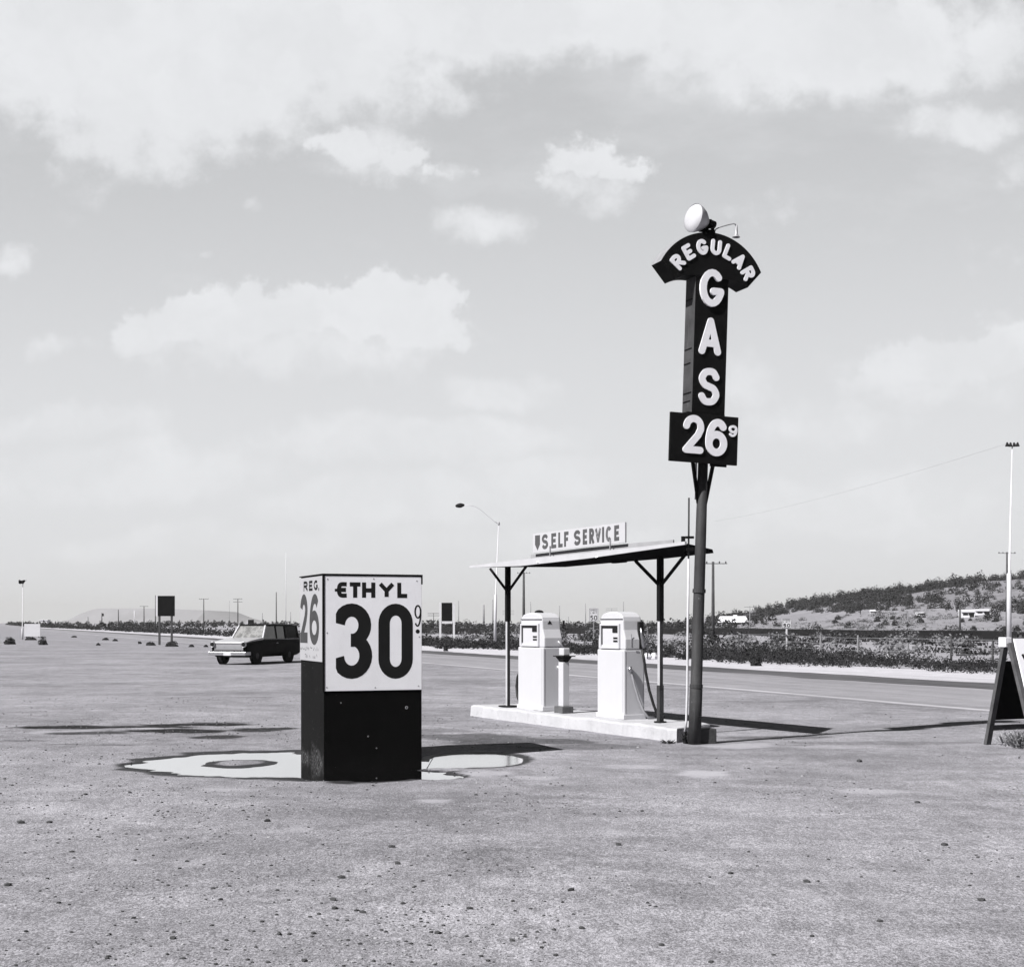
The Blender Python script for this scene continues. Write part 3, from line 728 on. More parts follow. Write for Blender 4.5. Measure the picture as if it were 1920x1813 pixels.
for row, x0, x1, hh in ((1221, 564.8, 600, .05), (1236, 574, 597, .05)):
    x = sx_(x0)
    while x < sx_(x1):
        ww = random.uniform(.03, .07)
        if random.random() < .75:
            if random.random() < .5: ribbon(mb, [(x, fz(row)), (x + random.uniform(-.01, .01), fz(row) + hh * random.uniform(.5, 1))], .013, -.0129, -.0115)
            else: ribbon(mb, [(x, fz(row) + hh * random.uniform(0, 1)), (x + ww * .7, fz(row) + hh * random.uniform(0, 1))], .013, -.0129, -.0115)
        x += ww
side_part(mb, 'small_print', 'letter_faint')

# ------------------------------------------------------------------ tall pole sign
B0 = G(1302, 1395)
PSI = math.radians(20)
tilt = math.radians(1.75)
sg = empty('gas_pole_sign', (B0.x, B0.y, -0.02), 0)
sg.rotation_euler = (Matrix.Rotation(tilt, 4, 'Y') @ Matrix.Rotation(PSI, 4, 'Z')).to_euler()
tag(sg, 'tall black pole sign reading REGULAR GAS 26 in white letters', 'pole sign')
mb = MB(); mb.tube([(0, 0, 0), (0, 0, .75), (0, 0, .76), (0, 0, 2.4), (0, 0, 3.8)], [.085, .085, .078, .074, .066], 20)
mb.build('pole', 'pole', sg, smooth=True)
mb = MB()
for h in (.76, 2.02): mb.tube([(0, 0, h), (0, 0, h + .05)], .088, 20)
mb.build('collar', 'pole', sg, smooth=False)
for sxx in (-1, 1):
    mb = MB(); mb.bar((sxx * .05, 0, 3.20), (sxx * .155, 0, 3.76), .045, .03); mb.build('brace', 'black_paint', sg)
mb = MB(); mb.bar((-.09, .02, 3.25), (-.09, .02, 3.76), .02, .02); mb.build('brace', 'post_pale', sg)
D = .28
# price board
mb = MB(); mb.prism([(-.585, 3.71), (.405, 3.71), (.405, 4.345), (-.585, 4.345)], -D / 2 - .05, -D / 2 - .01)
mb.build('price_board', 'black_paint', sg, bevel=.004)
mb = MB(); mb.box((-.33, -D / 2 - .012, 4.3455), (.22, D / 2, 4.37)); mb.box((.02, -D / 2 - .03, 3.68), (.26, -D / 2 - .01, 3.7095)); mb.build('board_bracket', 'black_paint', sg)
# vertical box
mb = MB(); mb.prism([(-.26, 4.3705), (.225, 4.3705), (.225, 6.25), (-.26, 6.25)], -D / 2, D / 2)
gb = mb.build('sign_box', ['black_paint', 'weathered_black'], sg, bevel=.004)
for p in gb.data.polygons:
    if abs(p.normal.x) > .5: p.material_index = 1
mb = MB()
for h in (4.52, 4.63, 5.02, 5.21, 5.86): mb.box((-.268, -.09 + .03 * math.sin(h * 9), h), (-.26, .12, h + .012))
mb.build('metal_patches', 'black_paint', sg)
# arched head
R0 = .82; zc = 5.915
outer = [(-.035 + R0 * math.sin(math.radians(a)), zc + R0 * math.cos(math.radians(a))) for a in np.linspace(-62.5, 62.5, 33)]
inn = []
for a in np.linspace(1, 0, 9): inn.append((.245 + (.50 - .245) * a, 6.075 + .075 * (1 - a) ** 1.0 + .018 * math.sin(math.pi * a)))
poly = outer + inn + [(-x - .06, z) for x, z in reversed(inn)]
mb = MB(); mb.prism(poly, -D / 2 - .02, D / 2 + .02)
ah = mb.build('arched_head', 'black_paint', sg)
mb = MB()
vs = []; fs = []
Rm = R0 + .004
for i, a in enumerate(np.linspace(-63, -8, 24)):
    for y in (-D / 2 + .0, D / 2 + .02): vs.append((-.035 + Rm * math.sin(math.radians(a)), y, zc + Rm * math.cos(math.radians(a))))
    if i: fs.append((2 * i - 2, 2 * i - 1, 2 * i + 1, 2 * i))
mb.add(vs, fs); mb.build('tin_top', 'steel', sg)
mb = MB()
for ch, a, ww in (('R', -53, .15), ('E', -34, .14), ('G', -14.5, .165), ('U', 4, .155), ('L', 21.5, .135), ('A', 38.5, .165), ('R', 57, .15)):
    hh = .205; sw = .052; rr = .53; al = math.radians(a)
    def xf(px, pz, al=al, ww=ww):
        u = px - ww / 2; v = rr + pz
        return (-.035 + u * math.cos(al) + v * math.sin(al), zc - u * math.sin(al) + v * math.cos(al))
    glyph(mb, ch, 0, 0, ww, hh, sw, -D / 2 - .034, -D / 2 - .0205, True, xf)
mb.build('lettering', 'letter_white', sg)
for ch, z0, ww, x0 in (('G', 5.765, .35, -.205), ('A', 5.135, .325, -.19), ('S', 4.475, .315, -.18)):
    mb = MB(); glyph(mb, ch, x0, z0, ww, .49, .092, -D / 2 - (.034 if ch == 'G' else .016), -D / 2 - .0005, True); mb.build('letter', 'letter_white', sg)
mb = MB()
glyph(mb, '2', -.405, 3.825, .30, .50, .092, -D / 2 - .066, -D / 2 - .0505, True)
glyph(mb, '6', -.075, 3.81, .315, .49, .098, -D / 2 - .066, -D / 2 - .0505, True)
mb.build('price_digits', 'letter_white', sg)
mb = MB(); glyph(mb, '9', .262, 4.08, .125, .155, .032, -D / 2 - .064, -D / 2 - .0505, True); mb.build('price_fraction', 'letter_white', sg)
# lamp cradle on top, flood lamp, small gooseneck lamp
mb = MB()
for (p, q) in (((-.11, 0, 6.72), (-.035, 0, 6.93)), ((.075, 0, 6.72), (-.01, 0, 6.95)), ((-.16, 0, 6.79), (.06, 0, 6.80)), ((-.12, 0, 6.82), (.03, 0, 6.86)), ((-.04, 0, 6.72), (-.05, 0, 6.86))):
    mb.bar(p, q, .035, .035)
mb.build('lamp_cradle', 'black_paint', sg)
fl = empty('flood_lamp', (0, 0, 0)); fl.parent = sg; fl.location = (-.06, -.02, 6.90)
ax = (Matrix.Rotation(-PSI, 3, 'Z') @ Vector((-.84, -.52, .10))).normalized()
mb = MB(); mb.lathe([(.02, -.02), (.05, 0), (.09, .04), (.14, .10), (.175, .17), (.187, .22), (.187, .235)], 28, ax)
mb.build('reflector', 'reflector', fl, smooth=True)
mb = MB(); mb.lathe([(.183, .225), (.16, .255), (.1, .28), (.001, .287)], 28, ax)
mb.build('lens', 'lens', fl, smooth=True)
mb = MB(); mb.lathe([(.001, -.13), (.05, -.125), (.055, -.03), (.03, 0)], 14, ax); mb.build('socket', 'black_paint', fl, smooth=True)
gl_ = empty('gooseneck_lamp', (0, 0, 0)); gl_.parent = sg; gl_.location = (.075, .02, 6.70)
mb = MB(); mb.tube([(0, 0, 0), (0, 0, .10), (.02, 0, .14), (.08, 0, .175), (.2, 0, .22), (.28, 0, .245), (.31, 0, .24), (.325, 0, .20)], .0085, 7); mb.build('arm', 'steel', gl_, smooth=True)
mb = MB(); mb.lathe([(.012, .06), (.018, .0), (.02, -.05), (.035, -.08), (.055, -.10)], 14, org=Vector((.325, 0, .17))); mb.build('lamp_shade', 'steel', gl_, smooth=True)

# black block added for the island end's shade and weed at the pole foot, conduit along the pole
bl = empty('shade_block', (B0.x + .155, B0.y + .16, 0), math.radians(20))
tag(bl, 'low black block added for the dark of the shaded island end, behind the gas sign pole', 'shade block')
mb = MB(); mb.box((-.14, -.12, -.02), (.12, .12, .2)); mb.build('shade_block_body', 'weathered_black', bl, bevel=.012)
cd = empty('conduit_pipe', (B0.x - .10, B0.y + .06, 0))
tag(cd, 'thin pale conduit pipe rising beside the gas sign pole', 'pipe')
mb = MB(); mb.tube([(-.02, 0, .16), (0, 0, .30), (.012, 0, .7), (.02, 0, 1.6), (.03, 0, 2.45)], .016, 10); mb.build('pipe', 'conduit', cd, smooth=True)
mb = MB(); mb.tube([(.03, 0, 2.45), (.035, 0, 3.26)], .012, 8); mb.build('upper_pipe', 'post', cd, smooth=True)
mb = MB(); mb.box((0, -.03, 2.56), (.10, .03, 2.6)); mb.box((-.01, -.03, 2.72), (.10, .03, 2.75)); mb.build('clamps', 'black_paint', cd)

# ------------------------------------------------------------------ pump island
E_ = Vector((.465, -.885, 0)); N_ = Vector((.885, .465, 0))
I0 = G(883, 1342)
IYAW = math.atan2(E_.y, E_.x)
isl = empty('pump_island', (I0.x, I0.y, 0), IYAW)
tag(isl, 'long low whitewashed concrete island under the two gas pumps', 'pump island')
IL, IW, IH = 6.28, .98, .19
mb = MB()
# rounded left end, slightly uneven near edge; local x along the island, y away from the camera side
pl = []
NI = 90
for i in range(NI + 1):
    t = i / NI; pl.append((t * IL, .012 * math.sin(t * 23) + .030 * mnoise.noise(Vector((t * 19, 0, 0))) + .016 * mnoise.noise(Vector((t * 70, 3, 0))), 0))
for i in range(NI + 1):
    t = 1 - i / NI; pl.append((t * (IL - .62), IW + .01 * math.sin(t * 31), 0))
n = len(pl)
rings = []
for (z, inset) in ((-.03, -.012), (.02, -.008), (IH - .03, 0), (IH - .008, .010), (IH, .03)):
    c = Vector((IL / 2, IW / 2, 0)); rg = []
    for x, y, _ in pl:
        nx_ = (x - c.x) / (IL / 2); ny_ = (y - c.y) / (IW / 2)
        rg.append((x - inset * nx_, y - inset * ny_, z + ((.006 * math.sin(x * 5) + .012 * mnoise.noise(Vector((x * 5, y * 3, 2)))) if z > .1 else 0)))
    rings += rg
fs = []
for r in range(4):
    for i in range(n):
        j = (i + 1) % n; fs.append((r * n + i, r * n + j, (r + 1) * n + j, (r + 1) * n + i))
for i in range(NI): fs.append((4 * n + i, 4 * n + i + 1, 4 * n + n - 2 - i, 4 * n + n - 1 - i))
mb.add(rings, fs); mb.build('concrete_slab', 'concrete', isl)

# ------------------------------------------------------------------ gas pumps
PW, PD, PH = .76, .36, 1.58
def bulge(poly_fn): pass
def make_pump(corner, label, right_one):
    """local x along the island (+x towards the camera end), y away from the near side, origin at the near corner of the camera end"""
    r = empty('gas_pump', (corner.x, corner.y, IH), IYAW)
    tag(r, label, 'gas pump', 'white gas pumps on the island')
    # lower cabinet, upper head with sloping shoulders and rounded crown
    mb = MB(); mb.box((-PW, 0, .0), (0, PD, 1.02)); mb.build('cabinet', 'pump', r, bevel=.02)
    mb = MB(); mb.box((-PW - .01, -.012, 0.001), (.012, PD + .012, .07)); mb.build('kick_plate', 'pump', r, bevel=.006)
    hw = PW / 2
    prof = []                                    # head outline seen from the display side
    for x, z in ((-hw + .0, 1.0205), (hw, 1.0205), (hw, 1.17), (hw - .05, 1.31), (hw - .06, 1.44), (hw - .075, 1.50), (hw - .13, 1.545), (hw - .24, 1.572), (0, 1.58),
                 (-hw + .24, 1.572), (-hw + .13, 1.545), (-hw + .075, 1.50), (-hw + .06, 1.44), (-hw + .05, 1.31), (-hw, 1.17)):
        prof.append((x - hw, z))
    mb = MB(); mb.prism(prof, .02, PD - .02); mb.build('head', 'pump', r, bevel=.018)
    mb = MB(); mb.prism([(x * 1.0, z) for x, z in ((-hw * 2 + .07, 1.465), (-.07, 1.465), (-.07, 1.478), (-hw * 2 + .07, 1.478))], .008, .0195); mb.build('crown_trim', 'chrome', r)
    # display recess: frame, hood shade put in as dark strips, meter face, two counters
    dx0, dx1, dz0, dz1 = -PW + .12, -.16, 1.06, 1.37
    mb = MB()
    mb.box((dx0 - .03, -.012, dz0 - .03), (dx0, .019, dz1 + .03)); mb.box((dx1, -.012, dz0 - .03), (dx1 + .03, .019, dz1 + .03))
    mb.box((dx0, -.012, dz1), (dx1, .019, dz1 + .03)); mb.box((dx0, -.012, dz0 - .03), (dx1, .019, dz0))
    fr = mb.build('display_frame', 'pump', r, bevel=.004)
    mb = MB(); mb.box((dx0, .012, dz0), (dx1, .0195, dz1)); mb.build('meter_face', 'pump', fr)
    mb = MB(); mb.box((dx0, .004, dz1 - .035), (dx1, .0115, dz1)); mb.box((dx1 - .17, .003, dz1 - .10), (dx1, .0115, dz1 - .0355)); mb.box((dx0, .006, dz0 + .03), (dx0 + .022, .0115, dz1 - .0355))
    mb.build('hood_shade', 'dark', fr)
    for q in (.115, .07):
        mb = MB()
        for j in range(3): mb.box((dx1 - .15 + j * .042, .006, dz0 + q), (dx1 - .116 + j * .042, .0115, dz0 + q + .026))
        mb.build('counter', 'dark', fr)
    # seams and door on the camera end
    mb = MB(); mb.box((0.0005, .02, .10), (.004, .026, 1.0)); mb.box((0.0005, PD - .03, .10), (.004, PD - .024, 1.0)); mb.box((-.03, -.003, .10), (-.024, -.0005, 1.0)); mb.build('door_seam', 'steel', r)
    # nozzle boot on the far edge of the camera end, nozzle, hoses
    if right_one:
        mb = MB(); mb.box((-.055, PD - .10, 1.03), (.004, PD - .017, 1.43)); mb.build('nozzle_boot', 'dark', r, bevel=.01)
        nz = empty('nozzle', (0, 0, 0)); nz.parent = r; nz.location = (.02, PD - .05, 1.10)
        mb = MB(); mb.tube([(0, .01, -.06), (0, .0, .03), (.004, -.02, .14), (.0, -.03, .24)], [.022, .026, .02, .013], 10); mb.build('spout', 'chrome', nz, smooth=True)
        mb = MB(); mb.tube([(.0, .035, -.05), (.0, .065, .04), (.0, .03, .12)], .008, 6); mb.build('trigger_guard', 'chrome', nz, smooth=True)
        mb = MB(); mb.box((.002, PD + .035, .88), (.012, PD + .05, 1.33)); mb.box((-.02, PD + .0, 1.30), (.012, PD + .05, 1.315)); mb.build('guard_rod', 'steel', r)
        mb = MB(); mb.tube([(.02, PD - .055, 1.02), (.04, PD - .04, .88), (.03, PD + .0, .68), (.03, PD + .06, .42), (.03, PD + .13, .22), (.03, PD + .19, .08), (.04, PD + .30, .02), (.05, PD + .34, -.10)], .021, 9); mb.build('hose', 'rubber', r, smooth=True)
        mb = MB(); mb.tube([(.01, .085, .76), (.03, .10, .72), (.04, .15, .52), (.05, .22, .30), (.06, .30, .12), (.07, .37, .03), (.07, .48, .02)], .018, 9); mb.build('hose', 'steel', r, smooth=True)
        mb = MB(); mb.tube([(.02, .085, .77), (.04, .088, .70)], .028, 10); mb.build('hose_coupling', 'chrome', r, smooth=True)
        mb = MB(); mb.box((.0005, .20, .99), (.006, .25, 1.005)); mb.box((.0005, .12, 1.07), (.006, .13, 1.25)); mb.build('latch', 'steel', r)
    else:
        mb = MB(); mb.prism([(-.5, .0), (.5, .0), (0, 1)], -.0, .004)
        mb.v = [(.0 + .002 - y, .15 + x * .075, 1.395 + z * .06) for x, y, z in mb.v]
        mb.build('pump_emblem', 'dark', r).location = (-.055, 0, 0)
        mb = MB(); mb.tube([(.02, PD - .11, 1.12), (.035, PD - .06, 1.06), (.035, PD + .0, .98)], .016, 8); mb.build('hose_arm', 'steel', r, smooth=True)
        mb = MB(); mb.tube([(.015, .24, .72), (.035, .28, .66), (.03, .36, .55)], .02, 8); mb.build('hose_coupling', 'steel', r, smooth=True)
        mb = MB(); mb.tube([(-PW - .02, .06, .62), (-PW - .09, .05, .52), (-PW - .125, .05, .36), (-PW - .10, .05, .2), (-PW - .02, .05, .08)], .022, 9); mb.build('hose', 'rubber', r, smooth=True)
        mb = MB(); mb.lathe([(.075, 0), (.06, .028), (.03, .042), (.001, .046)], 16, org=Vector((-.42, .18, 1.578))); mb.build('crown_light', 'dark', r, smooth=True)
        mb = MB(); mb.box((-.02, PD - .005, 1.32), (.0, PD + .02, 1.45)); mb.build('hook', 'dark', r)
    if not right_one: r.scale = (1.13, 1.06, 1.0)
    return r
C2 = G(1170, 1349, IH); C1 = G(1018, 1333, IH)
make_pump(C1 , 'white gas pump nearer the squat post end, with a black hose looped on its left', False)
make_pump(C2, 'white gas pump beside the tall gas sign, with hoses hanging on its right', True)

# service stand between the pumps
sv = empty('windshield_service_stand', G(1057, 1337, IH), IYAW)
tag(sv, 'white service post with dark tray and paper towel box between the pumps', 'service stand')
mb = MB(); mb.box((-.13, -.10, 0), (.13, .10, .11)); mb.build('footing', 'block', sv, bevel=.008)
mb = MB(); mb.box((-.075, -.055, .1105), (.075, .055, .80)); mb.build('post', 'pump', sv, bevel=.006)
mb = MB(); mb.box((-.16, -.10, .885), (.16, .12, .90))
mb.add([(-.12, -.08, .8845), (.12, -.08, .8845), (.12, .08, .8845), (-.12, .08, .8845), (-.06, -.04, .8005), (.06, -.04, .8005), (.06, .04, .8005), (-.06, .04, .8005)],
       [(0, 1, 5, 4), (1, 2, 6, 5), (2, 3, 7, 6), (3, 0, 4, 7), (4, 5, 6, 7)]); mb.build('tray', 'dark', sv)
mb = MB(); mb.box((-.09, -.04, .9005), (.06, .08, 1.02)); mb.build('towel_box', 'pump', sv, bevel=.015)

# ------------------------------------------------------------------ canopy over the pumps
PL = Vector((-.07, 24.3, 0)); PR = Vector((2.1, 20.4, 0))
e = (PR - PL).normalized(); nn = Vector((-e.y, e.x, 0))
if nn.y < 0: nn = -nn
def on_plane(px, py, off):
    """point on the upright plane running along the canopy, off metres across"""
    P0 = PL + nn * off; kx_ = (px - 960) / F
    t = (kx_ * P0.y - P0.x) / (e.x - kx_ * e.y)
    p = P0 + e * t
    return Vector((p.x, p.y, EYE + (HZ - py) / F * p.y))
cy_ = math.atan2(e.y, e.x)
can = empty('pump_canopy', PL, 0)
tag(can, 'thin flat shade canopy on two braced posts over the pumps', 'canopy')
def loc(p): return p - PL
NEAR, FAR = -.5, .5
top = [(880, 1061), (975, 1049), (1100, 1036), (1220, 1023), (1284, 1015)]
bot = [(880, 1064), (975, 1061), (1100, 1047), (1220, 1030), (1284, 1021)]
Tn = [loc(on_plane(x, y, NEAR)) for x, y in top]; Bn = [loc(on_plane(x, y, NEAR)) for x, y in bot]
mb = MB(); vs = []; fs = []
th = nn * .03
for a, b in zip(Tn, Bn): vs += [a, b, a + th, b + th]
for i in range(4):
    o = i * 4
    for q in ((0, 1, 5, 4), (2, 6, 7, 3), (0, 4, 6, 2), (1, 3, 7, 5)): fs.append(tuple(o + j for j in q))
fs += [(0, 2, 3, 1), (16, 17, 19, 18)]
mb.add(vs, fs); mb.build('fascia', 'fascia', can)
fartop = [(976, 1060), (1060, 1053), (1150, 1046), (1250, 1037), (1336, 1030)]
farbot = [(976, 1062), (1060, 1063), (1150, 1055), (1250, 1047), (1338, 1037)]
Tf = [loc(on_plane(x, y, FAR)) for x, y in fartop]; Bf = [loc(on_plane(x, y, FAR)) for x, y in farbot]
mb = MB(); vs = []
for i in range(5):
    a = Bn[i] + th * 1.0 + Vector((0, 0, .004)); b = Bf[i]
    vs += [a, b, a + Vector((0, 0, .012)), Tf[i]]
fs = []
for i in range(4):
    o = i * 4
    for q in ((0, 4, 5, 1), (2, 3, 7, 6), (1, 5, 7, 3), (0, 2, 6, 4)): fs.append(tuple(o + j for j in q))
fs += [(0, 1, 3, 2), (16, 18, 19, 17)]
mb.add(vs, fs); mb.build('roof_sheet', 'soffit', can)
mb = MB(); vs = []
rid = [(995, 1040, 1047), (1100, 1027, 1034.5), (1200, 1017, 1024), (1262, 1012, 1018)]
for x, y0, y1 in rid:
    vs += [loc(on_plane(x, y0, -.30)), loc(on_plane(x, y1 + 6, -.30))]
mb.add(vs, [(0, 1, 3, 2), (2, 3, 5, 4), (4, 5, 7, 6)]); o = mb.build('ridge_trim', 'roof_top', can)
so_ = o.modifiers.new('thickness', 'SOLIDIFY'); so_.thickness = .02
mb = MB(); p = loc(on_plane(1281, 1016, -.42)); mb.box((p.x - .025, p.y - .025, p.z - .05), (p.x + .025, p.y + .025, p.z + .075)); mb.build('post_stub', 'soffit', can)
mb = MB()
p = loc(on_plane(1150, 1052, .1)); q = loc(on_plane(1172, 1050, .1)); mb.bar(p, q, .07, .07)
mb.build('light_fitting', 'soffit', can)
for (P0, hh, pale) in ((PL, 2.5, 1.75), (PR, 2.5, 1.75)):
    L0 = P0 - PL
    RM = Matrix.Translation(L0) @ Matrix.Rotation(cy_, 4, 'Z') @ Matrix.Translation(-L0)
    mb = MB(); mb.box((L0.x - .028, L0.y - .028, IH + .02), (L0.x + .028, L0.y + .028, pale), mtx=RM); po = mb.build('post', 'post', can)
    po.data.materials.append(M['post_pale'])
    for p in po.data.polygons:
        if p.normal.x < -.6: p.material_index = 1  # sun-facing side given a paler colour, standing for light
    mb = MB(); mb.box((L0.x - .038, L0.y - .038, pale - .12), (L0.x + .038, L0.y + .038, hh + .06), mtx=RM); mb.build('post_top', 'soffit', can, bevel=.004)
    mb = MB(); mb.tube([(L0.x, L0.y, IH - .02), (L0.x, L0.y, IH + .02)], .16 if P0 is PL else .09, 16); mb.build('base_plate', 'dark', can)
    if P0 is PR:
        mb = MB(); mb.box((L0.x - .036, L0.y - .036, IH + .021), (L0.x + .036, L0.y + .036, .72), mtx=RM); mb.build('post_sleeve', 'post', can)
    for sgn in (-1, 1):
        tp = L0 + e * sgn * .62; zt = {(-1, 0): 2.53, (1, 0): 2.53, (-1, 1): 2.5, (1, 1): 2.56}[(sgn, 0 if P0 is PL else 1)]
        mb = MB(); mb.bar((L0.x, L0.y, 2.12), (tp.x, tp.y, zt), .045, .045); mb.build('brace', 'soffit', can)

# SELF SERVICE board standing on the canopy
ss0 = on_plane(999, 1037, -.36); ss1 = on_plane(1172, 1017, -.36); ssT0 = on_plane(999, 1001, -.36); ssT1 = on_plane(1172, 979, -.36)
dirv = (ss1 - ss0); Ls = math.hypot(dirv.x, dirv.y); slope = dirv.z / Ls
ss = empty('self_service_board', ss0, math.atan2(dirv.y, dirv.x))
tag(ss, 'long white board reading SELF SERVICE in faded grey letters on the canopy', 'sign board')
h0 = ssT0.z - ss0.z; h1 = ssT1.z - ss1.z
mb = MB(); mb.prism([(0, 0), (Ls, slope * Ls), (Ls, slope * Ls + h1), (0, h0)], 0, .025); mb.build('board', 'board_white', ss)
def spx(px):
    p = on_plane(px, 1000, -.36) - ss0; return math.hypot(p.x, p.y) * (1 if px > 999 else -1)
def sz(px, fr): x = spx(px); return slope * x + (h0 + (h1 - h0) * x / Ls) * fr
mb = MB(); mw = MB()
LET = [('S', 1016, 1028), ('E', 1034, 1043), ('L', 1047, 1055), ('F', 1058, 1066), ('S', 1076, 1089), ('E', 1093, 1101), ('R', 1105, 1114), ('V', 1116, 1127), ('I', 1129, 1133), ('C', 1136, 1147), ('E', 1152, 1161)]
for ch, x0, x1 in LET:
    X0, X1 = spx(x0), spx(x1); z0 = sz(x0, .14); hh = sz(x0, .90) - z0
    tgt = mw if ch in 'VC' else mb
    def xf(px, pz, X0=X0, z0=z0): return (X0 + px, z0 + pz + slope * px)
    glyph(tgt, ch, 0, 0, X1 - X0, hh, .052, -.0035, -.0008, False, xf)
ax0, ax1, zt, zb = spx(1003.5), spx(1012.5), sz(1005, .90), sz(1005, .12)
mb.prism([(ax0, zt), (ax1, zt), (ax1, zb + .09), ((ax0 + ax1) / 2, zb), (ax0, zb + .09)], -.0035, -.0008)
mb.build('lettering', 'letter_grey', ss); mw.build('worn_lettering', 'letter_worn', ss)
for px, py in ((1028.5, 1044), (1141, 1034)):
    p = on_plane(px, py, -.40) - ss0
    q = Matrix.Rotation(-math.atan2(dirv.y, dirv.x), 3, 'Z') @ p
    mb = MB(); mb.box((q.x - .012, -.02, q.z - .03), (q.x + .008, -.004, q.z + .17)); mb.bar((q.x, -.01, q.z), (q.x - .16, -.16, q.z - .08), .018, .012); mb.build('bracket', 'steel', ss)

# ------------------------------------------------------------------ folding board at the right edge
sv_ = Vector((.45, -.89, 0)).normalized(); rv = Vector((.89, .45, 0)).normalized()
Fb = G(1851, 1396)
Ff = Fb + sv_ * .82; Tp = Fb + sv_ * .30
af = empty('a_frame_sign', Fb, math.atan2(rv.y, rv.x))
tag(af, 'weathered wooden A frame sign with a white face at the lot edge', 'A frame sign')
# local: x along the ridge, y backwards (away from the front face)
def al(pt, x=0.0): return Vector((x, 0, 0)) + Vector((0, 0, 0)) + pt
HB = 1.40
bk0 = Vector((0, 0, 0)); rd = Vector((0, -.36, HB)); fr0 = Vector((0, -.82, 0))
for x in (0, .95):
    mb = MB(); mb.bar(al(bk0, x), al(rd + Vector((0, .03, 0)), x), .082, .05); mb.build('rear_leg', 'wood_dark', af)
    mb = MB(); mb.bar(al(fr0, x), al(rd + Vector((0, -.035, -.06)), x), .07, .05); mb.build('front_leg', 'wood_dark', af)
    mb = MB(); mb.box((x - .055, -.37, HB - .11), (x + .055, -.25, HB + .015)); mb.build('leg_cap', 'white_panel', af, bevel=.006)
def lerp(a, b, t): return a + (b - a) * t
mb = MB()
a0 = lerp(bk0, rd, .235); a1 = lerp(bk0, rd, .79)
mb.add([al(a0, .03), al(a0, .92), al(a1, .92), al(a1, .03)] + [al(a0 + Vector((0, .02, 0)), .03), al(a0 + Vector((0, .02, 0)), .92), al(a1 + Vector((0, .02, 0)), .92), al(a1 + Vector((0, .02, 0)), .03)],
       [(0, 1, 2, 3), (7, 6, 5, 4), (0, 4, 5, 1), (1, 5, 6, 2), (2, 6, 7, 3), (3, 7, 4, 0)]); mb.build('rear_panel', 'black_board', af)  # shade of the inner side put into the panel's black
mb = MB(); c0 = lerp(bk0, rd, .16); mb.bar(al(c0, .03), al(c0, .92), .07, .03); mb.build('cross_rail', 'wood_dark', af)
mb = MB(); f0 = lerp(fr0, rd, .16) + Vector((0, -.05, 0)); f1 = rd + Vector((0, -.085, .0)); off = Vector((0, .02, 0))
mb.add([al(f0, .02), al(f0, .95), al(f1, .95), al(f1, .02)] + [al(f0 + off, .02), al(f0 + off, .95), al(f1 + off, .95), al(f1 + off, .02)],
       [(0, 1, 2, 3), (7, 6, 5, 4), (0, 4, 5, 1), (1, 5, 6, 2), (2, 6, 7, 3), (3, 7, 4, 0)]); fp = mb.build('front_panel', 'white_panel', af)
ang = math.atan2(f1.y - f0.y, f1.z - f0.z)
mb = MB()                                     # the two dark letter ends the frame lets us see
ribbon(mb, [(.10, 1.20), (.20, .95)], .04, -.004, -.001); ribbon(mb, [(.115, .93), (.21, 1.03)], .035, -.0045, -.001); ribbon(mb, [(.115, .91), (.20, .77)], .035, -.0040, -.001)
mb.v = [(x, f0.y + (z / HB) * (f1.y - f0.y) / ((f1.z - f0.z) / HB) * 1.0 - (f0.z) * (f1.y - f0.y) / (f1.z - f0.z) + y, z) for x, y, z in mb.v]
mb.build('lettering', 'letter_black', af)

# ------------------------------------------------------------------ vegetation builders
def leafball(mb, c, rx, rz, n, size, seed=0, flat=False, mi=0):
    """leaf sized faces spread through several overlapping sprays"""
    r = random.Random(seed)
    subs = [(Vector((r.uniform(-.55, .55) * rx, r.uniform(-.55, .55) * rx, rz * r.uniform(.25, .75))), r.uniform(.35, .62)) for _ in range(max(3, n // 40))]
    for i in range(n):
        s0, sr = subs[r.randrange(len(subs))]
        d = Vector((r.gauss(0, 1), r.gauss(0, 1), r.gauss(0, 1))).normalized() * (r.random() ** .45)
        p = Vector(c) + s0 + Vector((d.x * rx * sr, d.y * rx * sr, d.z * rz * sr))
        if p.z < c[2] - .02: p.z = c[2] + r.random() * .1 * rz
        u = Vector((r.gauss(0, 1), r.gauss(0, 1), r.gauss(0, .8))).normalized(); v = u.orthogonal().normalized()
        v = (Matrix.Rotation(r.uniform(0, 6.28), 3, u) @ v)
        s = size * r.uniform(.6, 1.4)
        mb.add([p - u * s, p + v * s * .6, p + u * s, p - v * s * .55], [(0, 1, 2, 3)], mi)
def bush(mb, c, rx, rz, n, size, seed=0):
    """compact rounded desert bush: leaf faces over two or three merged domes"""
    r = random.Random(seed)
    subs = [(0, 0, 0, 1.0)] + [(r.uniform(-.7, .7), r.uniform(-.4, .4), 0, r.uniform(.45, .8)) for _ in range(r.choice((1, 1, 2)))]
    for i in range(n):
        sx, sy, _, sr = subs[0] if r.random() < .5 else subs[r.randrange(len(subs))]
        d = Vector((r.gauss(0, 1), r.gauss(0, 1), abs(r.gauss(0, 1)))).normalized(); k_ = r.random() ** .3 * r.uniform(.85, 1.1)
        p = Vector(c) + Vector(((sx + d.x * sr * k_) * rx * .75, (sy + d.y * sr * k_) * rx * .75, d.z * sr * k_ * rz))
        u = (d.cross(Vector((r.gauss(0, 1), r.gauss(0, 1), r.gauss(0, 1))))).normalized(); v = (d + .5 * Vector((r.gauss(0, 1), r.gauss(0, 1), r.gauss(0, 1)))).cross(u).normalized()
        s = size * r.uniform(.6, 1.35)
        mb.add([p - u * s, p + v * s * .7, p + u * s, p - v * s * .6], [(0, 1, 2, 3)])
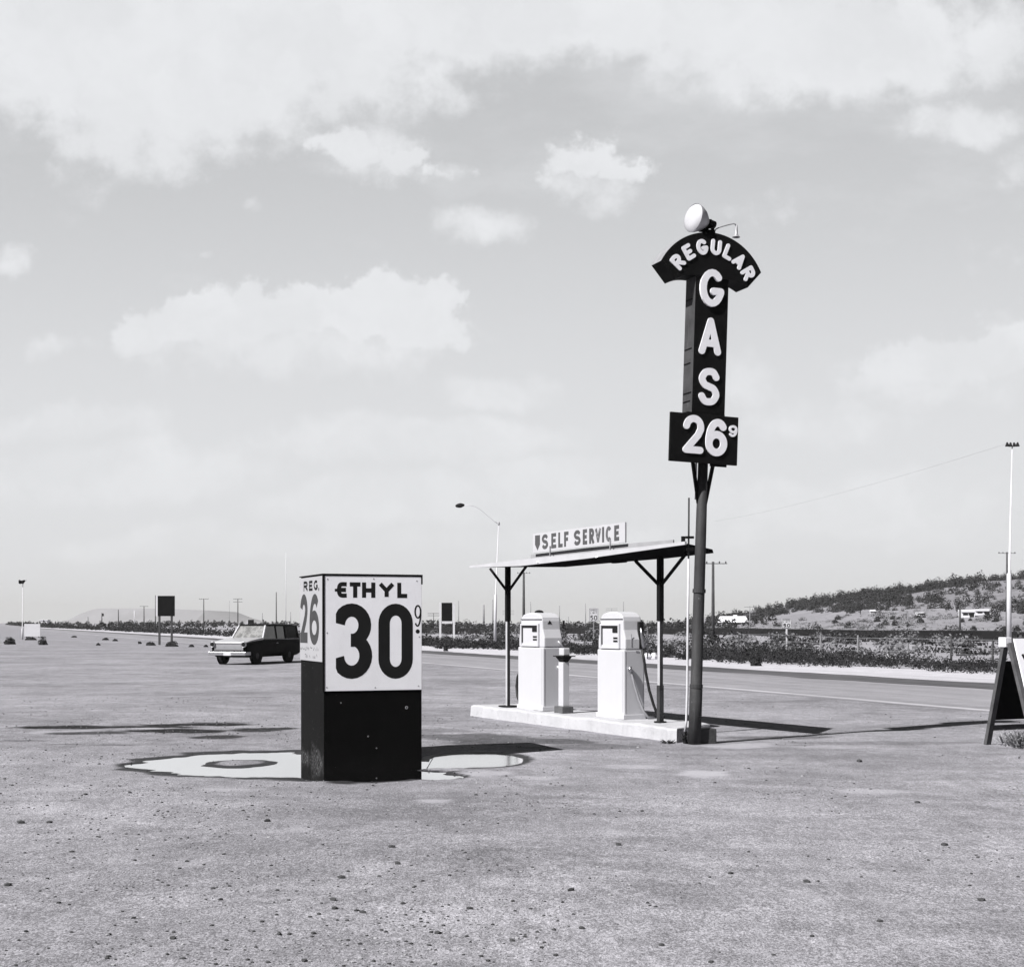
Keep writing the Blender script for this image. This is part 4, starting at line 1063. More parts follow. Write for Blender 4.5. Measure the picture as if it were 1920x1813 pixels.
def tuft(mb, c, h, spread, n, wd, seed=0):
    r = random.Random(seed)
    for i in range(n):
        a = r.uniform(0, 6.28); l = h * r.uniform(.5, 1.1); s = spread * r.random()
        b = Vector(c) + Vector((math.cos(a) * s * .4, math.sin(a) * s * .4, 0)); t = b + Vector((math.cos(a) * s, math.sin(a) * s, l))
        m = (b + t) / 2 + Vector((math.cos(a) * -.1 * s, math.sin(a) * -.1 * s, l * .12)); w_ = Vector((-math.sin(a), math.cos(a), 0)) * wd
        mb.add([b - w_, b + w_, m + w_ * .8, t, m - w_ * .8], [(0, 1, 2, 3, 4)])

def shrub(px, py, wpx, hpx, label, group='dark shrubs on the slope', mt='leaf', y0=90, at=None, name='shrub', n=220):
    p = at if at is not None else hit(px, py, y0)
    s = p.y / F
    mb = MB(); bush(mb, (0, 0, -.03), wpx * s * .56, hpx * s * 1.0, n + 240, max(.06, wpx * s * .068), seed=int(px * 7 + py))
    o = mb.build(name, mt, recalc=False, loc=p)
    return tag(o, label, 'shrub', group)
def tree(px, py, wpx, hpx, label, group=None, mt='leaf', y0=90, n=420):
    p = hit(px, py, y0); s = p.y / F; H = hpx * s; R = wpx * s / 2
    t = empty('tree', p); tag(t, label, 'tree', group)
    mb = MB(); mb.tube([(0, 0, -.1), (.03 * H, 0, H * .25), (0, .02 * H, H * .6)], [R * .14, R * .11, R * .05], 7)
    for a in range(4): mb.tube([(0, 0, H * .22 + a * .06 * H), (R * .5 * math.cos(a * 1.7), R * .5 * math.sin(a * 1.7), H * (.45 + .07 * a))], [R * .07, R * .03], 5)
    mb.build('trunk', 'utility_wood', t)
    mb = MB(); leafball(mb, (0, 0, H * .12), R * 1.15, H * .88, n, R * .13, seed=int(px)); mb.build('crown', mt, t, recalc=False)
    return t

# weeds at the foot of the pole and by the folding board
def weed(pt, h, sp, n, wd, label, mt, leaf=0, ls=.03):
    mb = MB(); tuft(mb, (0, 0, -.01), h, sp, n, wd, seed=int(pt[0] * 100))
    if leaf: leafball(mb, (0, 0, 0), sp * 1.1, h * .8, leaf, ls, seed=3 + int(pt[0] * 50))
    o = mb.build('weed', mt, recalc=False, loc=(pt[0], pt[1], hz(pt[0], pt[1])))
    return tag(o, label, 'weed', 'weeds on the lot')
weed(G(1286, 1394), .20, .09, 26, .006, 'dark leafy weed growing at the foot of the gas sign pole', 'leaf', 90, .022)
weed(G(1256, 1394), .07, .14, 40, .004, 'low sparse weed along the island edge near the sign pole', 'weed')
weed(G(1897, 1398), .22, .16, 45, .0035, 'tall pale dry weed under the white A frame sign', 'leaf_pale', 420, .017)
weed(G(1915, 1402), .22, .22, 80, .006, 'low grey weed at the far right under the A frame sign', 'leaf_sage', 320, .016)
weed(G(1880, 1392), .14, .12, 40, .005, 'short pale dry weed beside the rear leg of the A frame sign', 'leaf_pale', 40, .02)

# ------------------------------------------------------------------ parked station wagon
CP = Vector((-10.85, 55.2, 0))
TH = math.radians(75)
car = empty('station_wagon', CP, 0)
car.scale = (1.15, .88, 1.0)
hdg = Vector((-math.cos(TH), -math.sin(TH), 0))
car.rotation_euler = (0, 0, math.atan2(hdg.y, hdg.x) + math.pi)        # local -x is the nose
tag(car, 'dark sixties station wagon parked behind the price box, nose towards us', 'car')
HW = .86
def loft(secs, mi=None):
    mb = MB(); n = len(secs[0][1]); vs = []; fs = []
    for x, loop in secs:
        for y, z in loop: vs.append((x, y, z))
    for i in range(len(secs) - 1):
        for j in range(n):
            q = (j + 1) % n; fs.append((i * n + j, i * n + q, (i + 1) * n + q, (i + 1) * n + j))
    fs.append(tuple(range(n))); fs.append(tuple((len(secs) - 1) * n + j for j in range(n)))
    mb.add(vs, fs); return mb
def sect(w_, zb, zs, crown):
    h = [(0, zb), (w_ * .78, zb), (w_ * .97, zb + .10), (w_, zb + .22), (w_, zs - .16), (w_ * .975, zs - .05), (w_ * .92, zs), (w_ * .55, zs + crown * .7), (0, zs + crown)]
    return h + [(-y, z) for y, z in reversed(h[1:-1])]
mb = loft([(0.0, sect(HW * .95, .42, .84, .0)), (.06, sect(HW * .985, .30, .865, .0)), (.5, sect(HW, .27, .90, .015)), (1.25, sect(HW, .27, .95, .03)), (1.5, sect(HW, .27, .965, .02)), (4.2, sect(HW, .27, .95, .0)), (4.5, sect(HW * .98, .3, .93, 0)), (4.56, sect(HW * .93, .4, .88, 0))])
mb.build('body', 'car_paint', car, smooth=False, bevel=.02)
# bonnet, grille panel and light trim
mb = loft([(-.012, [(-HW * .93, .80), (HW * .93, .80), (HW * .93, .86), (-HW * .93, .86)]), (.5, [(-HW * .93, .85), (HW * .93, .85), (HW * .93, .94), (-HW * .93, .94)]), (1.34, [(-HW * .93, .93), (HW * .93, .93), (HW * .93, 1.03), (-HW * .93, 1.03)])])
mb.build('bonnet', 'car_hood', car, bevel=.01)
mb = MB(); mb.box((-.035, -HW * .80, .56), (-.001, HW * .80, .80)); gr = mb.build('grille', 'car_hood', car, bevel=.01)
mb = MB()
for z in (.60, .64, .69, .74, .79): mb.box((-.045, -HW * .74, z), (-.0355, HW * .74, z + .014))
mb.build('grille_bars', 'chrome', gr)
mb = MB(); mb.box((-.040, -HW * .8, .802), (-.0355, HW * .8, .822)); mb.build('bonnet_seam', 'dark', gr)
for s_ in (-1, 1):
    hl = empty('headlight', (0, 0, 0)); hl.parent = car; hl.location = (-.03, s_ * HW * .86, .78)
    mb = MB(); mb.lathe([(.115, .0), (.12, .05), (.10, .075), (.088, .06)], 18, Vector((-1, 0, 0))); mb.build('rim', 'chrome', hl, smooth=True)
    mb = MB(); mb.lathe([(.088, .05), (.05, .068), (.001, .072)], 16, Vector((-1, 0, 0))); mb.build('lens', 'dark', hl, smooth=True)
mb = MB(); mb.box((-.16, -HW * 1.03, .36), (-.07, HW * 1.03, .50)); mb.box((-.0695, -HW * 1.03, .36), (.25, -HW * 1.003, .50)); mb.box((-.0695, HW * 1.003, .36), (.25, HW * 1.03, .50))
mb.build('bumper', 'chrome', car, bevel=.025)
mb = MB(); mb.box((-.172, -.20, .36), (-.162, .16, .47)); mb.build('number_plate', 'sign_white', car)
mb = MB(); mb.box((-.11, -HW * .95, .5005), (-.02, HW * .95, .535)); mb.build('bumper_gap', 'dark', car)
# cabin
def qd(mb, a, b, c, d): mb.add([a, b, c, d], [(0, 1, 2, 3)])
zb, zr = .975, 1.52
A0, A1 = (1.38, HW * .88), (1.80, HW * .74); Bx = 2.55; Cx = 3.30; D0, D1 = (4.44, HW * .88), (4.30, HW * .76)
mb = loft([(1.80, [(-HW * .74, zr - .035), (HW * .74, zr - .035), (HW * .72, zr + .0), (0, zr + .02), (-HW * .72, zr + .0)]), (2.2, [(-HW * .77, zr - .03), (HW * .77, zr - .03), (HW * .74, zr + .025), (0, zr + .05), (-HW * .74, zr + .025)]),
           (3.9, [(-HW * .77, zr - .03), (HW * .77, zr - .03), (HW * .74, zr + .02), (0, zr + .045), (-HW * .74, zr + .02)]), (4.34, [(-HW * .76, zr - .05), (HW * .76, zr - .05), (HW * .72, zr - .02), (0, zr), (-HW * .72, zr - .02)])])
mb.build('roof', 'car_paint', car, bevel=.01)
for s_ in (-1, 1):
    mb = MB(); mb.bar((A0[0], s_ * A0[1], zb - .01), (A1[0], s_ * A1[1], zr - .02), .06, .06); mb.build('windshield_pillar', 'chrome', car)
    for x, wd in ((Bx, .07), (Cx, .07), (4.38, .12)):
        mb = MB(); mb.bar((x, s_ * HW * .87, zb - .01), (x - .0, s_ * HW * .765, zr - .03), wd, .04); mb.build('door_pillar', 'car_paint', car)
    for x0, x1, xt in ((1.46, Bx - .03, 1.85), (Bx + .03, Cx - .03, Bx + .03), (Cx + .03, 4.33, Cx + .03)):
        mb = MB(); qd(mb, (x0, s_ * HW * .868, zb), (x1, s_ * HW * .868, zb), (x1, s_ * HW * .765, zr - .045), (xt, s_ * HW * .765, zr - .045)); mb.build('side_window', 'glass', car)
    for x in (1.52, 2.58, 3.34):
        mb = MB(); mb.box((x, s_ * HW * 1.0 - .001, .36), (x + .008, s_ * HW * 1.0 + .003, .9)); mb.build('door_seam', 'dark', car)
    mb = MB(); mb.box((1.3, s_ * HW * .905 - .006, .951), (4.4, s_ * HW * .905 + .006, .965)); mb.build('belt_moulding', 'chrome', car)
    mb = MB(); mb.box((2.35, s_ * HW - .002, .80), (2.5, s_ * HW + .022, .82)); mb.build('door_handle', 'chrome', car)
mb = MB(); qd(mb, (A0[0], -A0[1], zb), (A0[0], A0[1], zb), (A1[0], A1[1], zr - .04), (A1[0], -A1[1], zr - .04)); mb.build('windshield', 'windshield', car)
mb = MB(); qd(mb, (4.45, -HW * .86, zb), (4.45, HW * .86, zb), (4.34, HW * .75, zr - .05), (4.34, -HW * .75, zr - .05)); mb.build('rear_window', 'glass', car)
for x in (2.35, 3.2):
    mb = MB(); mb.box((x, -.62, .55), (x + .16, .62, 1.18)); mb.box((x - .45, -.62, .55), (x - .001, .62, .70)); mb.build('bench_seat', 'car_in', car, bevel=.04)
mb = MB(); mb.tube([(1.86 + .05 * math.cos(a * .5236) - .0, .35 + .19 * math.cos(a * .5236), .98 + .17 * math.sin(a * .5236)) for a in range(13)], .014, 6); mb.build('steering_wheel', 'dark', car)
for x in (.80, 3.45):
    for s_ in (-1, 1):
        wl = empty('wheel', (0, 0, 0)); wl.parent = car; wl.location = (x, s_ * (HW - .10), .325)
        mb = MB(); mb.lathe([(.20, -.09), (.30, -.10), (.325, -.07), (.33, 0), (.325, .07), (.30, .10), (.20, .09)], 26, Vector((0, s_, 0))); mb.build('tyre', 'rubber', wl, smooth=True)
        mb = MB(); mb.lathe([(.205, .06), (.20, .095), (.12, .105), (.10, .12), (.001, .125)], 22, Vector((0, s_, 0))); mb.build('hubcap', 'car_in', wl, smooth=True)
        mb = MB(); mb.lathe([(.385, .095), (.39, .104), (.001, .1045)], 26, Vector((0, s_, 0)), Vector((0, 0, .03))); mb.build('wheel_arch', 'dark', wl)

# ------------------------------------------------------------------ light poles, boards, signs along the highway
def point(px, py): 
    p = G(px, py); p.z = hz(p.x, p.y); return p
# tall street lamp behind the pumps
lp = point(928, 1205); s = lp.y / F
l1 = empty('street_lamp', lp); tag(l1, 'slim pale street lamp with a curved arm behind the canopy', 'street lamp', 'lamp posts along the highway')
Ht = (1205 - 984) * s
mb = MB(); mb.tube([(0, 0, 0), (.06, 0, Ht * .40), (.065, 0, Ht * .405), (.3, 0, Ht)], [.12, .105, .055, .032], 12); mb.build('pole', 'pale_metal', l1, smooth=True)
mb = MB(); mb.tube([(.3 + (x - 934) * s, 0, Ht + (984 - y) * s) for x, y in ((936, 986), (925, 978), (912, 967), (900, 957), (890, 951), (880, 948.5), (868, 948))], .03, 8); mb.build('arm', 'pale_metal', l1, smooth=True)
mb = MB(); mb.lathe([(.001, -.45), (.10, -.40), (.17, -.2), (.19, 0), (.12, .2), (.06, .3)], 12, Vector((1, 0, .12)), Vector((.3 + (863 - 934) * s, 0, Ht + 35.0 * s))); mb.build('lamp_head', 'dark', l1, smooth=True)
mb = MB(); mb.lathe([(.1, 0), (.1, .15), (.03, .25)], 10, org=Vector((.3, 0, Ht - .05))); mb.build('pole_cap', 'steel', l1)
# right hand tall flood pole
lp = point(1892, 1212); s = lp.y / F
l2 = empty('floodlight_pole', lp); tag(l2, 'very tall white pole with small lamp cluster above the A frame sign', 'light pole', 'lamp posts along the highway')
Ht = (1212 - 832) * s
mb = MB(); mb.tube([(0, 0, 0), (0, 0, Ht * .36), (.02, 0, Ht * .365), (.22, 0, Ht)], [.17, .155, .085, .035], 12); mb.build('pole', 'pale_metal', l2, smooth=True)
mb = MB()
for dx in (-.35, -.12, .12, .36): mb.lathe([(.05, .1), (.08, 0), (.15, -.18)], 10, org=Vector((.22 + dx, .0, Ht + .05 * abs(dx))))
mb.build('lamp_cluster', 'dark', l2)
mb = MB(); mb.bar((-.18, 0, Ht - .02), (.62, 0, Ht - .02), .05, .05); mb.build('crossarm', 'utility_wood', l2)
# double flood lamp on the far left
lp = point(42, 1199); s = lp.y / F
l3 = empty('floodlight_pole', lp); tag(l3, 'thin pole with two dark floodlights beside a white board at far left', 'light pole', 'lamp posts along the highway')
Ht = (1199 - 1088) * s
mb = MB(); mb.tube([(0, 0, 0), (0, 0, Ht * .18), (0, 0, Ht * .19), (.05, 0, Ht)], [.09, .085, .04, .03], 10); mb.build('pole', 'pale_metal', l3, smooth=True)
mb = MB(); mb.bar((-.32, 0, Ht - .05), (.38, 0, Ht - .02), .05, .05); mb.build('crossarm', 'dark', l3)
for dx, tl in ((-.30, .5), (.22, -.4)):
    mb = MB(); mb.lathe([(.08, .0), (.12, .12), (.19, .35)], 12, Vector((tl, -.6, -.45)).normalized(), Vector((dx, 0, Ht - .02))); mb.lathe([(.001, .33), (.18, .34)], 12, Vector((tl, -.6, -.45)).normalized(), Vector((dx, 0, Ht - .02))); mb.build('floodlight', 'dark', l3)
# white board at its foot
p = point(61, 1195); s = p.y / F
wb = empty('white_sign_board', p, .1); tag(wb, 'plain white sign board among dark bushes at far left', 'sign board')
mb = MB(); mb.box((-15 * s, -.05, 2 * s), (14 * s, .05, 25.5 * s)); mb.build('panel', 'sign_white', wb)
for x in (-12, 11):
    mb = MB(); mb.box((x * s - .05, .051, 0), (x * s + .05, .13, 22 * s)); mb.build('leg', 'utility_wood', wb)

def black_board(px0, px1, py0, py1, base, legs, frame, label, yaw):
    p = point((px0 + px1) / 2, base); s = p.y / F; cx = (px0 + px1) / 2
    r = empty('roadside_board', p, yaw); tag(r, label, 'road board', 'black boards beside the highway')
    mb = MB(); mb.box(((px0 - cx) * s, -.06, (base - py1) * s), ((px1 - cx) * s, .06, (base - py0) * s)); mb.build('panel', 'black_board', r)
    for lx in legs:
        mb = MB(); hh = (base - py1) * s if not frame else (base - py0 + 0) * s
        mb.box(((lx - cx) * s - .075, -.045, -.1), ((lx - cx) * s + .075, .045, hh - (.001 if not frame else 0))); lo = mb.build('leg', 'utility_wood' if not frame else 'pale_metal', r)
    if frame:
        mb = MB(); mb.box(((px0 - cx) * s, -.04, (base - py1 - 5) * s), ((px1 - cx) * s, .04, (base - py1) * s - .002)); mb.build('frame_rail', 'pale_metal', r)
    else:
        mb = MB(); mb.box(((px0 - cx) * s - .14, -.06, (base - py1) * s), ((px0 - cx) * s - .002, .35, (base - py0) * s)); mb.build('frame_edge', 'pale_metal', r)
black_board(296, 327.5, 1117, 1155, 1209, (299, 322), False, 'black board on two dark legs left of the station wagon', .0)
black_board(828, 848, 1130, 1164, 1208, (825.5, 851), True, 'black board in a white frame right of the price box', .0)
black_board(465, 476, 1161, 1169, 1183, (470.5,), False, 'small dark board on one leg behind the wagon roof', .1)

def speed_sign(px0, px1, py0, py1, base, label, ppx, mt):
    p = point(ppx, base); s = p.y / F
    r = empty('speed_limit_sign', p); tag(r, label, 'road sign', 'speed limit signs')
    mb = MB(); mb.box((-.04, 0, -.05), (.04, .06, (base - py0) * s * .97)); mb.build('post', 'far_wood' if mt == 'sign_grey' else 'pale_metal', r)
    W_ = (px1 - px0) * s; H_ = (py1 - py0) * s; x0 = (px0 - ppx) * s; z0 = (base - py1) * s
    mb = MB(); mb.box((x0, -.022, z0), (x0 + W_, -.002, z0 + H_)); pn = mb.build('panel', mt, r, bevel=.004)
    mb = MB()
    for ch, a in (('5', .13), ('0', .53)): glyph(mb, ch, x0 + W_ * a, z0 + H_ * .10, W_ * .33, H_ * .36, W_ * .085, -.027, -.0225)
    for word, zz in (('SPEED', .78), ('LIMIT', .58)):
        for i, ch in enumerate(word): glyph(mb, ch, x0 + W_ * (.12 + .155 * i), z0 + H_ * zz, W_ * .12, H_ * .14, W_ * .03, -.027, -.0225)
    for a, b in (((.05, .03), (.95, .03)), ((.05, .97), (.95, .97)), ((.05, .03), (.05, .97)), ((.95, .03), (.95, .97))):
        ribbon(mb, [(x0 + W_ * a[0], z0 + H_ * a[1]), (x0 + W_ * b[0], z0 + H_ * b[1])], W_ * .03, -.026, -.0225)
    mb.build('lettering', 'letter_black', pn)
speed_sign(1104.5, 1122, 1141, 1166, 1206, 'speed limit sign reading 50 seen between the two pumps', 1113, 'sign_grey')
speed_sign(1466, 1484, 1160, 1178, 1222, 'low pale speed limit sign reading 50 right of the gas sign pole', 1475, 'sign_white')

# wire fence beyond the weeds
fo = point(1452, 1221); fz_ = point(1783, 1238)
fence = empty('wire_fence', (fo.x, fo.y, 0)); tag(fence, 'wire fence on thin wooden posts beyond the roadside weeds', 'fence')
tops = []
for i, (px, top_, base, pale) in enumerate(((1385, 1188, 1217, 0), (1452, 1195, 1221, 0), (1538, 1189, 1225, 1), (1608, 1189, 1229, 1), (1702, 1205, 1233, 1), (1783, 1191, 1239, 0), (1861, 1200, 1243, 0), (1960, 1197, 1249, 0))):
    p = point(px, base); s = p.y / F; d = p - fo; d.z = p.z
    mb = MB(); mb.tube([(d.x, d.y, d.z - .2), (d.x + .02, d.y, d.z + (base - top_) * s)], [.055, .045], 7); mb.build('post', 'far_wood' if pale else 'utility_wood', fence)
    tops.append((d.x, d.y, d.z + (base - top_) * s))
mb = MB()
for fr_ in (.95, .6, .3):
    mb.tube([(x, y, z * 0 + hz(fo.x + x, fo.y + y) + .95 * fr_) for x, y, z in tops], .008, 4)
mb.build('wires', 'steel', fence)

# ------------------------------------------------------------------ utility poles
def upole(px, top_, base, label, arms=1, mt='utility_wood', dia=None, ycap=None, extra=None, group='utility poles across the plain'):
    Y = F * EYE / max(base - HZ, 3.0)
    if ycap: Y = ycap
    X = (px - 960) / F * Y; z = hz(X, Y); Ht = EYE + (HZ - top_) / F * Y - z
    r = empty('utility_pole', (X, Y, z)); tag(r, label, 'utility pole', group)
    d = dia or max(.14, Y * 1.9 / F)
    mb = MB(); mb.tube([(0, 0, -.3), (.0, 0, Ht)], [d * .62, d * .40], 8); mb.build('pole', mt, r, smooth=True)
    for a in range(arms):
        mb = MB(); wv = max(1.1, Y * 8 / F) if arms < 3 else Y * 11 / F; t_ = max(.06, Y * .55 / F)
        mb.bar((-wv, 0, Ht - .15 - a * .055 * Ht - a * .3), (wv, 0, Ht - .15 - a * .055 * Ht - a * .3), t_, t_); mb.build('crossarm', mt, r)
        mb = MB()
        for q in (-.9, -.45, .45, .9): mb.lathe([(.05, 0), (.06, .08), (.02, .16)], 6, org=Vector((q * wv, 0, Ht - .15 - a * .055 * Ht - a * .3 + t_ / 2)))
        if arms < 3: mb.build('insulators', mt, r)
    if extra:
        mb = MB(); mb.lathe([(.001, -.1), (d, -.08), (d, d * 2.4), (.001, d * 2.6)], 10, org=Vector((d * .9, 0, Ht - d * 3))); mb.build('transformer', 'dark', r)
    return r
upole(982, 1073, 1186, 'dark utility pole with one crossarm seen behind the left pump', 1, dia=.42)
upole(1337, 1053, 1206.5, 'stout dark utility pole with a T crossarm right of the gas sign pole', 1, dia=.24)
upole(1406, 1136, 1190, 'thin pole with three crossarms in front of the white house', 3, 'far_wood', dia=.12)
upole(1888, 1035, 1192, 'tall pole with one crossarm behind the white flood pole', 1, 'utility_wood', dia=.26)
upole(382, 1122, 1181, 'pole with crossarm midway between the black board and the wagon', 1)
upole(446, 1122, 1180, 'pole with crossarm rising over the front of the wagon', 2)
upole(518, 1110, 1179, 'tall dark pole rising over the wagon roof', 0)
upole(291.5, 1116, 1178.5, 'tall pole close against the left edge of the black board', 0)
upole(270, 1136, 1177, 'pole with short crossarm in front of the mesa', 1)
upole(252, 1145, 1176.5, 'pale bare pole in front of the mesa', 0, 'pale_metal')
upole(222, 1143, 1176, 'bare dark pole before the middle of the mesa', 0)
upole(191, 1149, 1175, 'pole with a dark transformer before the left part of the mesa', 0, extra=True)
upole(165, 1156, 1175, 'short faint pole before the left shoulder of the mesa', 0, 'far_wood')
upole(430, 1126, 1176, 'thin faint pole over the wagon nose', 0, 'far_wood', dia=.12)
upole(492, 1149, 1175, 'short faint pole over the middle of the wagon roof', 0, 'far_wood', dia=.3)
upole(545, 1147, 1175, 'short faint pole over the rear of the wagon roof', 0, 'far_wood', dia=.3)
upole(536, 1036, 1178, 'very tall thin pale mast over the wagon rear', 0, 'pale_metal', dia=.16)
upole(813, 1149, 1174, 'distant pole with three crossarms left of the white framed board', 3, dia=.3)
upole(860, 1126, 1175, 'faint bare pole just right of the white framed board', 0, 'far_wood', dia=.3)
upole(907, 1134, 1175, 'pair like thick faint pole left of the street lamp', 0, 'far_wood', dia=.75)
upole(924, 1124, 1175, 'faint bare pole touching the left side of the street lamp', 0, 'far_wood', dia=.45)
upole(953, 1144, 1177, 'pole with three crossarms hidden behind the left canopy post', 3, 'far_wood', dia=.2)
upole(995, 1128, 1176, 'faint bare pole above the crown of the left pump', 0, 'far_wood', dia=.3)
upole(1049, 1135, 1174, 'faint bare pole right beside the left pump', 0, 'far_wood', dia=.35)
upole(1066, 1156, 1174, 'short faint pole between the pumps', 0, 'far_wood', dia=.3)
upole(1098, 1131, 1174, 'faint bare pole just left of the speed limit sign', 0, 'far_wood', dia=.35)
upole(1147, 1140, 1176, 'distant pole with crossarms showing above the right pump', 3, 'far_wood', dia=.2)
upole(1169, 1128, 1175, 'faint bare pole above the crown of the right pump', 0, 'far_wood', dia=.3)
upole(480, 1166, 1175, 'short dark stub pole behind the wagon windshield', 0, 'far_wood', dia=.3)
p = hit(1800, 1184, 100)
upole(1800, 1133, 1184, 'dark pole on the slope in front of the long white house', 0, dia=.26, ycap=p.y)

# overhead wire from the flood pole
mb = MB(); a = Vector(l2.location) + Vector((-.2, 0, (1212 - 832) * l2.location.y / F)); bpt = Vector((.30 / 2 * 0 + (1338 - 960) / F * 200, 200, EYE + (HZ - 978) / F * 200))
mb.tube([a.lerp(bpt, t) - Vector((0, 0, 2.0 * t * (1 - t))) for t in np.linspace(0, 1, 14)], .008, 4)
tag(mb.build('overhead_wire', 'steel'), 'thin sagging wire leaving the top of the tall white pole', 'wire')

# ------------------------------------------------------------------ houses on the slope
def house(px0, px1, roof_y, eave_y, base_y, label, gable=True, y0=110, dark_wall=False):
    p = hit((px0 + px1) / 2, base_y, y0); s = p.y / F
    r = empty('house', p, -.15); tag(r, label, 'house', 'white houses on the slope')
    wd = (px1 - px0) * s; he = (base_y - eave_y) * s; hr = (base_y - roof_y) * s; dp = max(4.0, wd * .6)
    mb = MB(); mb.box((-wd * .48, 0, -.5), (wd * .48, dp, he)); wl = mb.build('wall', 'utility_wood' if dark_wall else 'house', r)
    mb = MB(); o = .25
    if gable:
        mb.add([(-wd / 2, -o, he), (wd / 2, -o, he), (wd / 2, dp + o, he), (-wd / 2, dp + o, he), (-wd * .40, dp / 2, hr), (wd * .40, dp / 2, hr)], [(0, 1, 5, 4), (2, 3, 4, 5), (0, 4, 3), (1, 2, 5), (3, 2, 1, 0)])
    else: mb.box((-wd / 2, -o, he), (wd / 2, dp + o, max(hr, he + .15)))
    mb.build('roof', 'house', r)
    nwin = max(2, int(wd / 3))
    for i in range(nwin):
        x = -wd * .40 + wd * .8 * (i + .5) / nwin
        mb = MB(); mb.box((x - .45, -.03, he * .40), (x + .45, -.002, he * .82)); mb.build('window', 'dark', r)
    mb = MB(); mb.box((wd * .1, -.03, 0), (wd * .1 + .8, -.002, he * .85)); mb.build('door', 'dark', r)
    return r
house(1344, 1404, 1155, 1167, 1172, 'long low white roofed house with dark walls near the gas sign', True, dark_wall=True)
house(1359, 1366, 1156, 1161, 1170, 'small white gable showing above the left of the low house', True, y0=330)
house(1374, 1383, 1153, 1160, 1170, 'small white gable showing above the middle of the low house', True, y0=330)
house(1803, 1828, 1143, 1148, 1158, 'white house at the foot of the hill behind the dark slope pole', False)
house(1829, 1858, 1142, 1146, 1153, 'long pale flat house behind the big dark trees', False)
house(1632, 1643, 1143, 1146, 1149, 'tiny white house under the scrub covered hill', True)
house(1721, 1732, 1148, 1150, 1154, 'tiny pale flat house at the middle foot of the hill', False)
p = Vector(((82 - 960) / F * 700, 700, 0)); p.z = hz(p.x, p.y)
hs = empty('house', p); tag(hs, 'small pale building on the horizon behind the white board', 'house', 'white houses on the slope')
mb = MB(); mb.box((-1.6, 0, -.5), (1.6, 4, 2.6)); mb.build('wall', 'house', hs)
mb = MB(); mb.box((-2.0, -.3, 2.6), (2.0, 4.3, 3.0)); mb.build('roof', 'house', hs)

# trees and shrubs that stand apart
tree(1330, 1170, 18, 18, 'dark bushy tree between the gas sign pole and the white house')
tree(1415, 1172, 13, 19, 'dark upright tree at the right end of the low white house')
tree(1428, 1171, 10, 12, 'small round dark tree just right of the upright tree')
tree(1368, 1163, 20, 11, 'dark treetops behind the roof of the low white house', y0=330)
tree(1865, 1164, 20, 25, 'tall dark tree beside the white houses at right')
tree(1852, 1164, 18, 14, 'broad dark tree in front of the long pale house')
tree(1798, 1150, 17, 20, 'dark tree crowning the top of the slope pole')
tree(1613, 1152, 12, 22, 'tall dark tree at the left foot of the hill')
SH = [(1571, 1162, 15, 10, 'round dark shrub high on the open slope at its left'), (1565, 1169, 14, 9, 'dark shrub just below the leftmost round shrub'), (1592, 1177, 22, 13, 'wide dark shrub low on the slope with a ragged top'),
      (1645, 1166, 15, 11, 'dark rounded shrub left of the middle cluster'), (1660, 1167, 9, 6, 'small dark shrub between two larger ones in the cluster'), (1678, 1173, 16, 13, 'dense dark shrub lowest of the middle cluster'),
      (1674, 1161, 13, 8, 'dark shrub topmost of the middle cluster'), (1686, 1161, 11, 6, 'flat dark shrub at the upper right of the cluster'), (1703, 1176, 10, 8, 'small grey dark shrub right of the cluster and below it'),
      (1726, 1168, 19, 11, 'dark dome shaped shrub alone in the middle of the slope'), (1804, 1167, 13, 10, 'dark shrub touching the right of the slope pole'), (1819, 1164, 9, 6, 'small dark shrub right of the slope pole'),
      (1825, 1182, 17, 10, 'dark shrub on the bare patch below the houses'), (1884, 1185, 12, 12, 'dark shrub just left of the white flood pole'), (1907, 1184, 20, 13, 'big dark shrub just right of the white flood pole'),
      (1868, 1166, 16, 9, 'dark shrub under the tall tree by the houses'), (1642, 1183, 10, 6, 'low dark shrub near the bank below the cluster'), (1774, 1180, 3.5, 8, 'narrow dark bush standing alone left of the slope pole'),
      (1733, 1180, 8, 4, 'low flat bush under the dome shaped shrub'), (1580, 1190, 14, 9, 'dark shrub against the embankment above the second fence post'), (1750, 1191, 24, 8, 'dark brushy shrub on the embankment left of the dark fence post')]
for a_ in SH: shrub(*a_)
LS = [(18, 1208, 26, 16, 'large dark bush at the left edge of the lot'), (80, 1209, 22, 18, 'dark bush at the right foot of the white board'), (57, 1200, 26, 7, 'low dark bush under the white board'),
      (282, 1210, 22, 8, 'low dark bush at the left leg of the black board'), (322, 1212, 30, 12, 'wide dark bush at the right leg of the black board'), (139, 1195, 13, 4, 'small flat bush in the open left of the board'),
      (198, 1200, 16, 5, 'flat dark bush by the road left of the black board'), (216, 1202, 12, 5, 'flat dark bush nearest the black board on its left'), (184, 1210, 9, 5, 'tiny dark bush out on the gravel left of the board'),
      (359, 1213, 12, 6, 'small dark bush right of the black board'), (386, 1213, 10, 5, 'small dark bush close to the wagon nose'), (262, 1207, 8, 5, 'little bush left of the low bush by the board')]
for px, py, w_, h_, lb in LS: shrub(px, py, w_, h_, lb, 'dark bushes on the left of the lot', 'leaf', at=point(px, py), name='bush', n=260)
shrub(1417, 1251, 24, 18, 'dark round weed clump sprawling onto the bright sand shoulder', 'bushes along the shoulder', 'weed', at=point(1417, 1249), name='bush', n=420)
shrub(836, 1220, 10, 9, 'dark weed clump poking onto the shoulder below the white framed board', 'bushes along the shoulder', 'weed', at=point(836, 1221), name='bush', n=260)
